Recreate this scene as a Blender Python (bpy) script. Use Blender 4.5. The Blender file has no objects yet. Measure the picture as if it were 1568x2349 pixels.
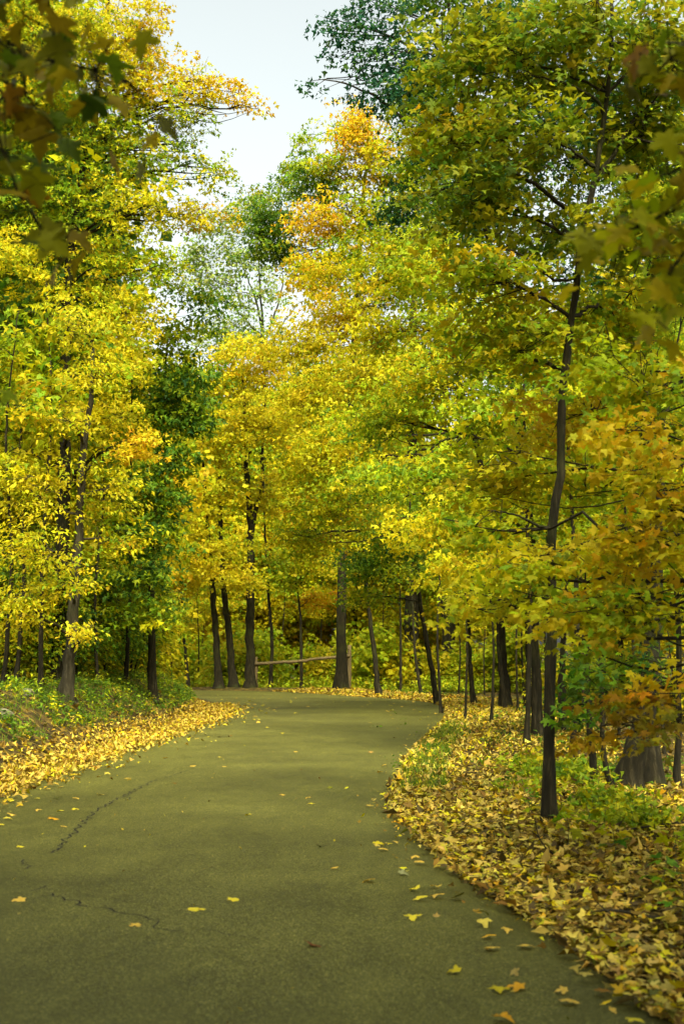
import bpy, math, random
import numpy as np
from mathutils import Matrix, Vector

# ------------------------------------------------------------------ camera, sky, sun, exposure
SC = bpy.context.scene
COL = SC.collection
EYE = 1.6
FP = 50.0 / 36.0 * 2349.0            # focal length in units of a 1568 x 2349 frame
PITCH = math.atan((1503.0 - 1174.5) / FP)
cam = bpy.data.cameras.new('camera'); camo = bpy.data.objects.new('camera', cam); COL.objects.link(camo)
cam.sensor_fit = 'VERTICAL'; cam.sensor_height = 36; cam.sensor_width = 24; cam.lens = 50
cam.clip_start = 0.05; cam.clip_end = 3000
camo.location = (0, 0, EYE); camo.rotation_euler = (math.pi / 2 + PITCH, 0, 0)
cam.dof.use_dof = True; cam.dof.focus_distance = 24; cam.dof.aperture_fstop = 3.2
SC.camera = camo

SUN_EL, SUN_AZ = math.radians(50), math.radians(170)      # azimuth measured from +Y towards +X
w = bpy.data.worlds.new('World'); SC.world = w; w.use_nodes = True
nt = w.node_tree; nt.nodes.clear()
sky = nt.nodes.new('ShaderNodeTexSky'); sky.sky_type = 'NISHITA'; sky.sun_disc = False
sky.sun_elevation = SUN_EL; sky.sun_rotation = SUN_AZ; sky.dust_density = 5; sky.air_density = 1.0; sky.ozone_density = 1.0
hs = nt.nodes.new('ShaderNodeHueSaturation'); hs.inputs['Saturation'].default_value = 0.22
tn = nt.nodes.new('ShaderNodeMix'); tn.data_type = 'RGBA'; tn.blend_type = 'MULTIPLY'; tn.inputs['Factor'].default_value = 1
tn.inputs['B'].default_value = (1, 1.05, .97, 1)
bg = nt.nodes.new('ShaderNodeBackground'); bg.inputs['Strength'].default_value = 0.106
wo = nt.nodes.new('ShaderNodeOutputWorld')
nt.links.new(sky.outputs[0], hs.inputs['Color']); nt.links.new(hs.outputs[0], tn.inputs['A']); nt.links.new(tn.outputs['Result'], bg.inputs[0]); nt.links.new(bg.outputs[0], wo.inputs[0])

sl = bpy.data.lights.new('sun', 'SUN'); sl.energy = 2.5; sl.angle = math.radians(38); sl.color = (1, .93, .52)
so = bpy.data.objects.new('sun', sl); COL.objects.link(so)
sd = Vector((math.sin(SUN_AZ) * math.cos(SUN_EL), math.cos(SUN_AZ) * math.cos(SUN_EL), math.sin(SUN_EL)))
so.rotation_euler = sd.to_track_quat('Z', 'Y').to_euler(); so.location = (0, 0, 60)

SC.view_settings.view_transform = 'Standard'; SC.view_settings.look = 'None'
SC.view_settings.gamma = 1; SC.view_settings.exposure = 1.62
SC.render.engine = 'CYCLES'
cy = SC.cycles
cy.max_bounces = 7; cy.diffuse_bounces = 4; cy.glossy_bounces = 2; cy.transmission_bounces = 5; cy.transparent_max_bounces = 2
cy.use_denoising = True; cy.use_adaptive_sampling = True; cy.adaptive_threshold = 0.02
cy.sample_clamp_indirect = 6

# ------------------------------------------------------------------ helpers
R = np.random.default_rng(7)
random.seed(7)
def P(px, py, d):
    """the point at forward distance d seen in direction (px, py) of a 1568 x 2349 frame"""
    x = (px - 784.0) / FP; y = (1174.5 - py) / FP
    Y = math.cos(PITCH) - y * math.sin(PITCH); Z = math.sin(PITCH) + y * math.cos(PITCH)
    k = d / Y
    return np.array((x * k, d, EYE + Z * k))
def G(px, py, z=0.0):
    """where that direction meets the level z"""
    x = (px - 784.0) / FP; y = (1174.5 - py) / FP
    Y = math.cos(PITCH) - y * math.sin(PITCH); Z = math.sin(PITCH) + y * math.cos(PITCH)
    k = (z - EYE) / Z
    return np.array((x * k, Y * k, z))
def catmull(pts, n):
    p = np.asarray(pts, float)
    p = np.vstack([2 * p[0] - p[1], p, 2 * p[-1] - p[-2]])
    out = []
    m = len(p) - 3
    for i in range(m):
        t = np.linspace(0, 1, n, endpoint=(i == m - 1))[:, None]
        a, b, c, d = p[i:i + 4]
        out.append(.5 * (2 * b + (c - a) * t + (2 * a - 5 * b + 4 * c - d) * t ** 2 + (3 * b - a - 3 * c + d) * t ** 3))
    return np.vstack(out)
def resample(p, n):
    s = np.r_[0, np.cumsum(np.linalg.norm(np.diff(p, axis=0), axis=1))]
    u = np.linspace(0, s[-1], n)
    return np.stack([np.interp(u, s, p[:, k]) for k in range(p.shape[1])], 1)
def nrm(v): return v / np.maximum(np.linalg.norm(v, axis=-1, keepdims=True), 1e-9)

def mesh_np(name, verts, loops, sizes, mats, cols=None, smooth=False):
    me = bpy.data.meshes.new(name)
    verts = np.ascontiguousarray(verts, np.float32); loops = np.ascontiguousarray(loops, np.int32)
    sizes = np.ascontiguousarray(sizes, np.int32)
    me.vertices.add(len(verts)); me.vertices.foreach_set('co', verts.ravel())
    me.loops.add(len(loops)); me.loops.foreach_set('vertex_index', loops)
    me.polygons.add(len(sizes)); st = np.zeros(len(sizes), np.int32); st[1:] = np.cumsum(sizes)[:-1]
    me.polygons.foreach_set('loop_start', st)
    if smooth: me.polygons.foreach_set('use_smooth', np.ones(len(sizes), bool))
    if cols is not None:
        at = me.color_attributes.new('Col', 'FLOAT_COLOR', 'POINT')
        c = np.ones((len(verts), 4), np.float32); c[:, :3] = cols
        at.data.foreach_set('color', c.ravel())
    me.update(calc_edges=True); me.validate()
    for m in (mats if isinstance(mats, (list, tuple)) else [mats]): me.materials.append(m)
    return me
def link(name, me, parent=None, loc=None):
    o = bpy.data.objects.new(name, me); COL.objects.link(o)
    if parent is not None: o.parent = parent
    if loc is not None: o.location = loc
    return o
def tag(o, label=None, cat=None, group=None, kind=None):
    if label: o['label'] = label
    if cat: o['category'] = cat
    if group: o['group'] = group
    if kind: o['kind'] = kind
    return o
def thing(name, label, cat, loc, group=None):
    return tag(link(name, None, None, tuple(loc)), label, cat, group)

# ---- tubes
class Tubes:
    def __init__(s): s.v = []; s.l = []; s.z = []; s.n = 0
    def add(s, pts, rad, sides=6, lump=0.0, cap=True):
        pts = np.asarray(pts, float); rad = np.asarray(rad, float); m = len(pts)
        rad = np.interp(np.linspace(0, 1, m), np.linspace(0, 1, len(rad)), rad)
        t = nrm(np.gradient(pts, axis=0))
        ref = np.where(np.abs(t[:, 2:3]) > .9, np.array([[1., 0, 0]]), np.array([[0, 0, 1.]]))
        if np.mean(np.abs(t[:, 2])) > .6: ref[:] = (1, 0, 0)
        a = nrm(np.cross(t, ref)); b = np.cross(t, a)
        th = np.arange(sides) * 2 * math.pi / sides
        rr = rad[:, None] * (1 + lump * R.normal(size=(m, sides)))
        v = pts[:, None] + rr[..., None] * (np.cos(th)[None, :, None] * a[:, None] + np.sin(th)[None, :, None] * b[:, None])
        s.v.append(v.reshape(-1, 3))
        i = np.arange(m - 1)[:, None] * sides; j = np.arange(sides)[None]; k = (j + 1) % sides
        q = np.stack([i + j, i + sides + j, i + sides + k, i + k], -1).reshape(-1, 4) + s.n
        s.l.append(q.ravel()); s.z.append(np.full(len(q), 4))
        if cap:
            s.l.append(np.arange(sides)[::-1] * 1 + (m - 1) * sides + s.n); s.z.append(np.array([sides]))
        s.n += m * sides
    def sticks(s, A, B, ra, rb, sag=0.0):
        """many thin three-sided, two-segment twigs at once"""
        N = len(A)
        if not N: return
        M = (A + B) / 2 + R.normal(size=(N, 3)) * .06 * np.linalg.norm(B - A, axis=1, keepdims=True); M[:, 2] += sag
        t = nrm(B - A); a = nrm(np.cross(t, R.normal(size=(N, 3)))); b = np.cross(t, a)
        rings = []
        for C, r in ((A, ra), (M, (ra + rb) / 2), (B, rb)):
            for q in range(3):
                th = q * 2.0944
                rings.append(C + r * (math.cos(th) * a + math.sin(th) * b))
        v = np.stack(rings, 1).reshape(-1, 3)
        base = (np.arange(N) * 9)[:, None, None]
        f = []
        for g in (0, 3):
            for q in range(3):
                f.append([g + q, g + 3 + q, g + 3 + (q + 1) % 3, g + (q + 1) % 3])
        q = (np.array(f)[None] + base).reshape(-1, 4) + s.n
        s.v.append(v); s.l.append(q.ravel()); s.z.append(np.full(len(q), 4)); s.n += len(v)
    def mesh(s, name, mat, off=(0, 0, 0), smooth=True):
        return mesh_np(name, np.vstack(s.v) - np.asarray(off), np.concatenate(s.l), np.concatenate(s.z), mat, smooth=smooth)

# ---- leaf shapes (unit length, stalk end at the origin, tip at +y)
def leaf_shape(kind, curl=0.25, fold=0.18):
    if kind == 'big':      # five-lobed maple leaf with teeth
        h = [(0.03, 0.0), (0.16, -.07), (0.33, -.02), (0.25, .08), (0.30, .16), (0.50, .22), (0.64, .40), (0.52, .40), (0.50, .50),
             (0.36, .42), (0.22, .44), (0.20, .60), (0.27, .70), (0.14, .74), (0.0, 1.0)]
    elif kind == 'maple':
        h = [(0.05, 0.0), (0.40, .05), (0.62, .44), (0.22, .46), (0.0, 1.0)]
    elif kind == 'mid':
        h = [(0.0, 0.0), (0.55, .34), (0.20, .52), (0.0, 1.0)]
    elif kind == 'oval':
        h = [(0.0, 0.0), (0.25, .42), (0.0, 1.0)]
    elif kind == 'far':
        v = np.array([(0, 0, 0), (.5, .42, -.05), (0, 1, -.18), (-.5, .42, -.05)], float)
        return v, np.array([(0, 1, 2), (0, 2, 3)])
    rt = np.array(h); lf = rt[(1 if h[0][0] == 0 else 0):-1][::-1] * (-1, 1)
    if kind in ('mid', 'oval'):
        ring = np.vstack([rt, lf]); x, y = ring[:, 0], ring[:, 1]
        tri = [(0, 1, 3), (0, 3, 2)] if kind == 'oval' else [(0, 1, 2), (0, 2, 3), (0, 3, 4), (0, 4, 5)]
        if kind == 'oval': tri = [(0, 1, 2), (0, 2, 3)]
        return np.column_stack([x, y, .3 * np.abs(x) - .25 * y * y]), np.array(tri)
    ring = np.vstack([rt, lf]); c = np.array([[0, .38 if kind != 'oval' else .5]])
    v2 = np.vstack([c, ring])
    x, y = v2[:, 0], v2[:, 1]
    z = fold * np.abs(x) - curl * np.maximum(y - .3, 0) ** 2 - .25 * x * x + .03 * np.sin(9 * x + 5 * y)
    n = len(ring)
    tri = np.array([(0, 1 + i, 1 + (i + 1) % n) for i in range(n)])
    return np.column_stack([x, y, z]), tri
SH = {k: leaf_shape(k) for k in ('big', 'maple', 'mid', 'oval', 'far')}

def basis(f, n):
    f = nrm(f); n = nrm(n - (n * f).sum(1, keepdims=True) * f); s = np.cross(f, n)
    return s, f, n
def leaves_mesh(name, pos, fwd, nor, size, col, shape, mat, curl=.9):
    v, t = SH[shape]
    s, f, n = basis(fwd, nor)
    N = len(pos)
    wv = R.uniform(.8, 1.2, (N, 1)); cz = R.normal(1, curl, (N, 1))
    V = pos[:, None] + size[:, None, None] * ((v[None, :, 0] * wv)[..., None] * s[:, None] + v[None, :, 1, None] * f[:, None] + (v[None, :, 2] * cz)[..., None] * n[:, None])
    T = (t[None] + (np.arange(N) * len(v))[:, None, None]).reshape(-1)
    return mesh_np(name, V.reshape(-1, 3), T, np.full(N * len(t), 3), mat, np.repeat(col, len(v), 0))

# ------------------------------------------------------------------ materials
def newmat(name):
    m = bpy.data.materials.new(name); m.use_nodes = True; m.node_tree.nodes.clear()
    return m, m.node_tree.nodes, m.node_tree.links
def N_(ns, t, **kw):
    n = ns.new(t)
    for k, v in kw.items():
        if k in n.inputs: n.inputs[k].default_value = v
        else: setattr(n, k, v)
    return n
def ramp(ns, stops):
    r = ns.new('ShaderNodeValToRGB'); e = r.color_ramp.elements
    while len(e) < len(stops): e.new(.5)
    for q, (p, c) in zip(e, stops): q.position = p; q.color = (*c, 1)
    return r
def mat_leaf(name, trans, rough=.55, spec=.16):
    m, ns, ln = newmat(name)
    a = N_(ns, 'ShaderNodeAttribute', attribute_name='Col')
    g = N_(ns, 'ShaderNodeNewGeometry')
    no = N_(ns, 'ShaderNodeTexNoise', Scale=35.0, Detail=2.0); ln.new(g.outputs['Position'], no.inputs['Vector'])
    mr = N_(ns, 'ShaderNodeMapRange'); mr.inputs['To Min'].default_value = .72; mr.inputs['To Max'].default_value = 1.22
    ln.new(no.outputs['Fac'], mr.inputs['Value'])
    mx = N_(ns, 'ShaderNodeMix', data_type='RGBA', blend_type='MULTIPLY'); mx.inputs['Factor'].default_value = 1
    ln.new(a.outputs['Color'], mx.inputs['A']); ln.new(mr.outputs[0], mx.inputs['B'])
    p = N_(ns, 'ShaderNodeBsdfPrincipled', Roughness=rough); p.inputs['Specular IOR Level'].default_value = spec
    t = N_(ns, 'ShaderNodeBsdfTranslucent'); sh = N_(ns, 'ShaderNodeMixShader'); sh.inputs[0].default_value = trans
    o = N_(ns, 'ShaderNodeOutputMaterial')
    ln.new(mx.outputs['Result'], p.inputs['Base Color']); ln.new(mx.outputs['Result'], t.inputs['Color'])
    ln.new(p.outputs[0], sh.inputs[1]); ln.new(t.outputs[0], sh.inputs[2]); ln.new(sh.outputs[0], o.inputs[0])
    return m
def mat_bark(name, c0, c1, c2, sc=9.0):
    m, ns, ln = newmat(name)
    tc = N_(ns, 'ShaderNodeTexCoord'); mp = N_(ns, 'ShaderNodeMapping'); mp.inputs['Scale'].default_value = (sc, sc, sc * .16)
    ln.new(tc.outputs['Object'], mp.inputs['Vector'])
    n1 = N_(ns, 'ShaderNodeTexNoise', Scale=2.2, Detail=6.0, Roughness=.65, Distortion=.6); ln.new(mp.outputs[0], n1.inputs['Vector'])
    n2 = N_(ns, 'ShaderNodeTexNoise', Scale=1.3, Detail=3.0); ln.new(tc.outputs['Object'], n2.inputs['Vector'])
    r = ramp(ns, [(.32, c0), (.55, c1), (.75, c2)]); ln.new(n1.outputs['Fac'], r.inputs[0])
    moss = N_(ns, 'ShaderNodeMix', data_type='RGBA'); moss.inputs['B'].default_value = (.05, .06, .012, 1)
    mr = N_(ns, 'ShaderNodeMapRange'); mr.inputs['From Min'].default_value = .52; mr.inputs['From Max'].default_value = .7; mr.inputs['To Max'].default_value = .55
    ln.new(n2.outputs['Fac'], mr.inputs['Value']); ln.new(mr.outputs[0], moss.inputs['Factor']); ln.new(r.outputs[0], moss.inputs['A'])
    bu = N_(ns, 'ShaderNodeBump', Strength=.9, Distance=.03); ln.new(n1.outputs['Fac'], bu.inputs['Height'])
    p = N_(ns, 'ShaderNodeBsdfPrincipled', Roughness=.9); p.inputs['Specular IOR Level'].default_value = .2
    o = N_(ns, 'ShaderNodeOutputMaterial')
    ln.new(moss.outputs['Result'], p.inputs['Base Color']); ln.new(bu.outputs[0], p.inputs['Normal']); ln.new(p.outputs[0], o.inputs[0])
    return m
def mat_asphalt():
    m, ns, ln = newmat('asphalt')
    tc = N_(ns, 'ShaderNodeTexCoord')
    f = N_(ns, 'ShaderNodeTexVoronoi', Scale=130.0); ln.new(tc.outputs['Object'], f.inputs['Vector'])
    n1 = N_(ns, 'ShaderNodeTexNoise', Scale=170.0, Detail=3.0, Roughness=.7); ln.new(tc.outputs['Object'], n1.inputs['Vector'])
    n2 = N_(ns, 'ShaderNodeTexNoise', Scale=.45, Detail=5.0, Roughness=.6); ln.new(tc.outputs['Object'], n2.inputs['Vector'])
    sep = N_(ns, 'ShaderNodeSeparateColor'); ln.new(f.outputs['Color'], sep.inputs[0])
    r = ramp(ns, [(0, (.044, .042, .008)), (.4, (.077, .0735, .014)), (.8, (.112, .107, .021)), (1, (.25, .24, .065))]); ln.new(sep.outputs[0], r.inputs[0])
    mr = N_(ns, 'ShaderNodeMapRange'); mr.inputs['From Min'].default_value = .3; mr.inputs['From Max'].default_value = .7
    mr.inputs['To Min'].default_value = .7; mr.inputs['To Max'].default_value = 1.3; ln.new(n2.outputs['Fac'], mr.inputs['Value'])
    mx = N_(ns, 'ShaderNodeMix', data_type='RGBA', blend_type='MULTIPLY'); mx.inputs['Factor'].default_value = 1
    n4 = N_(ns, 'ShaderNodeTexNoise', Scale=2.6, Detail=6.0, Roughness=.7, Distortion=.8); mp = N_(ns, 'ShaderNodeMapping'); mp.inputs['Scale'].default_value = (1.3, .45, 1)
    ln.new(tc.outputs['Object'], mp.inputs['Vector']); ln.new(mp.outputs[0], n4.inputs['Vector'])
    m4 = N_(ns, 'ShaderNodeMapRange'); m4.inputs['From Min'].default_value = .35; m4.inputs['From Max'].default_value = .65
    m4.inputs['To Min'].default_value = .82; m4.inputs['To Max'].default_value = 1.12; ln.new(n4.outputs['Fac'], m4.inputs['Value'])
    mm = N_(ns, 'ShaderNodeMath', operation='MULTIPLY'); ln.new(mr.outputs[0], mm.inputs[0]); ln.new(m4.outputs[0], mm.inputs[1])
    ln.new(r.outputs[0], mx.inputs['A']); ln.new(mm.outputs[0], mx.inputs['B'])
    ad = N_(ns, 'ShaderNodeMath', operation='ADD'); ln.new(f.outputs['Distance'], ad.inputs[0]); ln.new(n1.outputs['Fac'], ad.inputs[1])
    bu = N_(ns, 'ShaderNodeBump', Strength=.55, Distance=.006); ln.new(ad.outputs[0], bu.inputs['Height'])
    p = N_(ns, 'ShaderNodeBsdfPrincipled', Roughness=.55); p.inputs['Specular IOR Level'].default_value = .2
    o = N_(ns, 'ShaderNodeOutputMaterial')
    ln.new(mx.outputs['Result'], p.inputs['Base Color']); ln.new(bu.outputs[0], p.inputs['Normal']); ln.new(p.outputs[0], o.inputs[0])
    return m
def mat_soil():
    m, ns, ln = newmat('forest_floor')
    tc = N_(ns, 'ShaderNodeTexCoord')
    v = N_(ns, 'ShaderNodeTexVoronoi', Scale=9.0, Randomness=1.0); ln.new(tc.outputs['Object'], v.inputs['Vector'])
    n = N_(ns, 'ShaderNodeTexNoise', Scale=1.1, Detail=5.0); ln.new(tc.outputs['Object'], n.inputs['Vector'])
    n3 = N_(ns, 'ShaderNodeTexNoise', Scale=60.0, Detail=3.0); ln.new(tc.outputs['Object'], n3.inputs['Vector'])
    sep = N_(ns, 'ShaderNodeSeparateColor'); ln.new(v.outputs['Color'], sep.inputs[0])
    r = ramp(ns, [(0, (.022, .017, .008)), (.45, (.06, .04, .014)), (.75, (.13, .085, .02)), (1, (.24, .16, .03))]); ln.new(sep.outputs[0], r.inputs[0])
    g = N_(ns, 'ShaderNodeMix', data_type='RGBA'); g.inputs['B'].default_value = (.045, .05, .01, 1)
    mr = N_(ns, 'ShaderNodeMapRange'); mr.inputs['From Min'].default_value = .48; mr.inputs['From Max'].default_value = .68; mr.inputs['To Max'].default_value = .7
    ln.new(n.outputs['Fac'], mr.inputs['Value']); ln.new(mr.outputs[0], g.inputs['Factor']); ln.new(r.outputs[0], g.inputs['A'])
    bu = N_(ns, 'ShaderNodeBump', Strength=.8, Distance=.03); ln.new(n3.outputs['Fac'], bu.inputs['Height'])
    p = N_(ns, 'ShaderNodeBsdfPrincipled', Roughness=.95); p.inputs['Specular IOR Level'].default_value = .15
    o = N_(ns, 'ShaderNodeOutputMaterial')
    ln.new(g.outputs['Result'], p.inputs['Base Color']); ln.new(bu.outputs[0], p.inputs['Normal']); ln.new(p.outputs[0], o.inputs[0])
    return m
def mat_plain(name, c0, c1, sc=20., rough=.85):
    m, ns, ln = newmat(name)
    tc = N_(ns, 'ShaderNodeTexCoord'); n = N_(ns, 'ShaderNodeTexNoise', Scale=sc, Detail=5.0); ln.new(tc.outputs['Object'], n.inputs['Vector'])
    r = ramp(ns, [(.3, c0), (.7, c1)]); ln.new(n.outputs['Fac'], r.inputs[0])
    bu = N_(ns, 'ShaderNodeBump', Strength=.5, Distance=.01); ln.new(n.outputs['Fac'], bu.inputs['Height'])
    p = N_(ns, 'ShaderNodeBsdfPrincipled', Roughness=rough); o = N_(ns, 'ShaderNodeOutputMaterial')
    ln.new(r.outputs[0], p.inputs['Base Color']); ln.new(bu.outputs[0], p.inputs['Normal']); ln.new(p.outputs[0], o.inputs[0])
    return m
LEAF = mat_leaf('autumn_leaf', .5)
DRY = mat_leaf('fallen_leaf', .12, .6, .25)
HERB = mat_leaf('ground_plant', .35)
BARK = mat_bark('dark_bark', (.008, .007, .004), (.024, .019, .009), (.08, .064, .034))
BARKG = mat_bark('grey_bark', (.018, .015, .008), (.05, .041, .024), (.11, .092, .058), 7)
ASPH = mat_asphalt(); SOIL = mat_soil()
CRACK = mat_plain('crack_shadow', (.012, .011, .007), (.022, .02, .012), 60)
WOOD = mat_plain('weathered_rail', (.09, .06, .022), (.17, .12, .05), 14)
STONE = mat_plain('stone', (.08, .075, .04), (.2, .18, .11), 12)

# leaf colours (linear)
Y = (.60, .485, .008); YB = (.67, .555, .02); YG = (.38, .44, .01); LG = (.20, .33, .015); GR = (.085, .18, .015)
DG = (.03, .10, .025); TE = (.018, .085, .045); OR = (.66, .38, .01); RD = (.50, .17, .012); OL = (.17, .16, .01); BR = (.22, .13, .012); PA = (.66, .47, .07)
PAL = dict(
    yellow=([Y, YB, YG, LG], [.45, .22, .25, .08]), bright=([YB, Y, YG], [.5, .3, .2]), mixed=([Y, YG, LG, OR], [.32, .36, .28, .04]),
    ygreen=([YG, LG, Y, GR], [.38, .32, .18, .12]), green=([GR, LG, DG, YG], [.42, .28, .15, .15]), dark=([DG, GR, TE], [.5, .3, .2]),
    teal=([TE, DG, GR], [.55, .35, .1]), orange=([OR, Y, YB, RD], [.5, .28, .17, .05]), amber=([Y, OR, YB, YG], [.45, .2, .2, .15]),
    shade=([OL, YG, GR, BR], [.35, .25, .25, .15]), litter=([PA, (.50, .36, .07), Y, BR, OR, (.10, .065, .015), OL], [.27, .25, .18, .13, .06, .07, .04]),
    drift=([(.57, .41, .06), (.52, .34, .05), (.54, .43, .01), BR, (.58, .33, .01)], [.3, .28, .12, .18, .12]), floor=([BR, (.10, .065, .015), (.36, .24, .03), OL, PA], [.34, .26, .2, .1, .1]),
    gloom=([(.26, .23, .008), (.10, .15, .01), (.31, .20, .008), (.42, .34, .01)], [.36, .22, .22, .2]), olive=([(.27, .30, .01), (.16, .24, .012), (.45, .40, .01), GR], [.36, .26, .24, .14]), lime=([(.46, .50, .015), (.33, .43, .015), YB, LG], [.35, .3, .2, .15]), herb=([GR, (.12, .21, .012), LG, (.06, .12, .012)], [.35, .3, .15, .2]), soft=([(.52, .46, .01), YG, Y, (.34, .30, .01)], [.4, .2, .2, .2]),
    pale=([(.33, .40, .12), LG, (.45, .45, .1), GR], [.4, .3, .2, .1]), rust=([(.40, .24, .01), BR, (.45, .36, .01), OL], [.35, .3, .2, .15]))
def pick(pal, n, jit=.16):
    c, p = PAL[pal]; c = np.array(c)
    o = c[R.choice(len(c), n, p=np.array(p) / sum(p))] * np.exp(R.normal(0, jit, (n, 1))) * np.exp(R.normal(0, .06, (n, 3)))
    return np.clip(o, 0, .85)

# ------------------------------------------------------------------ road edges and terrain
right_px = [(1550, 2349), (1428, 2260), (1314, 2180), (1180, 2090), (1064, 2010), (968, 1930), (910, 1870), (900, 1830), (915, 1780), (945, 1730),
            (985, 1690), (1015, 1660), (1026, 1640), (1020, 1622), (985, 1611), (900, 1602), (800, 1596), (700, 1589), (600, 1585)]
left_px = [(0, 1820), (100, 1787), (200, 1752), (300, 1716), (400, 1681), (480, 1655), (520, 1634), (518, 1620), (490, 1610), (440, 1600)]
Rr = [(5.6, -6), (3.6, -1), (2.4, 3)] + [tuple(G(*p)[:2]) for p in right_px] + [(-8, 66.3), (-16, 68.5), (-28, 70), (-45, 70)]
Ll = [(.6, -6), (-1.7, -1), (-3.0, 4), (-3.8, 10)] + [tuple(G(*p)[:2]) for p in left_px] + [(-9.5, 60.3), (-16, 62.5), (-28, 64), (-45, 64)]
RE = resample(catmull(Rr, 12), 420); LE = resample(catmull(Ll, 12), 420)
RE += R.normal(0, .012, RE.shape) + .03 * np.sin(np.arange(420) * .7)[:, None] * (.5, .3)
LE += R.normal(0, .015, LE.shape)
def dist_poly(q, poly):
    best = np.full(len(q), 1e9)
    for i in range(0, len(poly) - 1, 2):
        a = poly[i]; b = poly[min(i + 2, len(poly) - 1)]; ab = b - a
        t = np.clip(((q - a) @ ab) / max(ab @ ab, 1e-9), 0, 1)
        best = np.minimum(best, np.linalg.norm(q - a - t[:, None] * ab, axis=1))
    return best
RING = np.vstack([LE[::4], RE[::-4]])
def inside(q):
    x, y = q[:, 0], q[:, 1]; r = np.zeros(len(q), bool)
    for i in range(len(RING)):
        x1, y1 = RING[i]; x2, y2 = RING[i - 1]
        if y1 == y2: continue
        r ^= ((y1 > y) != (y2 > y)) & (x < (x2 - x1) * (y - y1) / (y2 - y1) + x1)
    return r
def sm(a, b, x): t = np.clip((x - a) / (b - a), 0, 1); return t * t * (3 - 2 * t)
def sides(q):
    dl = dist_poly(q, LE); dr = dist_poly(q, RE); i = inside(q)
    return dl, dr, i
def wob(x, y, s): return (np.sin(x * s + 1.3) * np.cos(y * s * .9 + .4) + .5 * np.sin(x * s * 2.3 + y * s * 1.7) + .3 * np.cos(y * s * 3.1 - x * s * 2.2))
def hgt(q):
    q = np.atleast_2d(np.asarray(q, float))[:, :2]
    dl, dr, i = sides(q); d = np.minimum(dl, dr)
    left = dl < dr
    hl = .95 * sm(.3, 2.4, dl) + .7 * sm(2.4, 9, dl) + .05 * wob(q[:, 0], q[:, 1], 1.1) * sm(.4, 2, dl)
    hr = .10 * sm(.2, 1.6, dr) - .32 * sm(1.8, 5, dr) + .05 * wob(q[:, 0], q[:, 1], 1.0) * sm(.4, 2, dr) - 1.6 * sm(70, 110, q[:, 1])
    h = np.where(left, hl, hr) - .02
    return np.where(i, -.08 * sm(0, .25, d) - .02, h)
def ground(x, y): return float(hgt([(x, y)])[0])

xs = np.r_[np.array([-900, -500, -250, -120, -70, -45, -32]), np.arange(-24, 24.01, .4), np.array([32, 45, 70, 120, 250, 500, 900])]
ys = np.r_[np.array([-400, -150, -60, -30, -18]), np.arange(-10, 80.01, .45), np.array([84, 90, 98, 110, 125, 150, 200, 320, 600, 1500])]
gx, gy = np.meshgrid(xs, ys); q = np.column_stack([gx.ravel(), gy.ravel()])
gz = hgt(q); nx, ny = len(xs), len(ys)
i = np.arange(ny - 1)[:, None] * nx; j = np.arange(nx - 1)[None]
f = np.stack([i + j, i + j + 1, i + nx + j + 1, i + nx + j], -1).reshape(-1, 4)
gro = link('ground', mesh_np('ground', np.column_stack([q, gz]), f.ravel(), np.full(len(f), 4), SOIL, smooth=True)); gro['kind'] = 'structure'

# road: sheet between the edges with a slight crown and a skirt of 6 cm
us = np.array([0, 0, .04, .2, .35, .5, .65, .8, .96, 1, 1]); zz = np.array([-.09, -.012, 0, .012, .018, .02, .018, .012, 0, -.012, -.09])
V = LE[:, None] * (1 - us)[None, :, None] + RE[:, None] * us[None, :, None]
V = np.dstack([V, np.broadcast_to(zz, V.shape[:2])]).reshape(-1, 3)
m_ = len(us); i = np.arange(len(LE) - 1)[:, None] * m_; j = np.arange(m_ - 1)[None]
f = np.stack([i + j, i + j + 1, i + m_ + j + 1, i + m_ + j], -1).reshape(-1, 4)
road = link('road', mesh_np('road', V, f.ravel(), np.full(len(f), 4), ASPH, smooth=True)); road['kind'] = 'structure'

def crack(pts, wid):
    p = np.array([G(*a, .022)[:2] for a in pts]); p = resample(p, max(8, int(np.linalg.norm(np.diff(p, axis=0), axis=1).sum() / .045)))
    p += R.normal(0, .013, p.shape) + .02 * np.sin(np.arange(len(p)) * .8)[:, None] * (1, .6)
    t = nrm(np.gradient(p, axis=0)); s = np.column_stack([-t[:, 1], t[:, 0]])
    ww = .95 * wid * np.clip(R.normal(.9, .25, len(p)), .35, 1.6) * np.clip(np.minimum(np.arange(len(p)), np.arange(len(p))[::-1]) / 3, .15, 1)
    a = np.column_stack([p + s * ww[:, None], np.full(len(p), .024)]); b = np.column_stack([p - s * ww[:, None], np.full(len(p), .024)])
    n = len(p); f = [(k, k + 1, n + k + 1, n + k) for k in range(n - 1)]
    link('crack', mesh_np('crack', np.vstack([a, b]), np.array(f).ravel(), np.full(len(f), 4), CRACK), road)
crack([(360, 1788), (330, 1802), (300, 1818), (270, 1833), (215, 1863), (190, 1888), (150, 1928), (135, 1950), (102, 1960)], .009)
crack([(290, 1822), (298, 1834), (284, 1838)], .006)
crack([(430, 1768), (400, 1778), (372, 1786)], .006)
crack([(40, 1968), (60, 1980), (66, 1990), (42, 1996)], .006)
crack([(100, 2028), (88, 2040), (70, 2046)], .006)
crack([(95, 2046), (135, 2056), (170, 2068), (200, 2080), (245, 2085), (300, 2098), (345, 2106), (368, 2112)], .007)
crack([(345, 2106), (366, 2126), (400, 2140), (440, 2142)], .005)
crack([(440, 2134), (475, 2135), (520, 2142), (570, 2153), (625, 2160)], .004)

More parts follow.
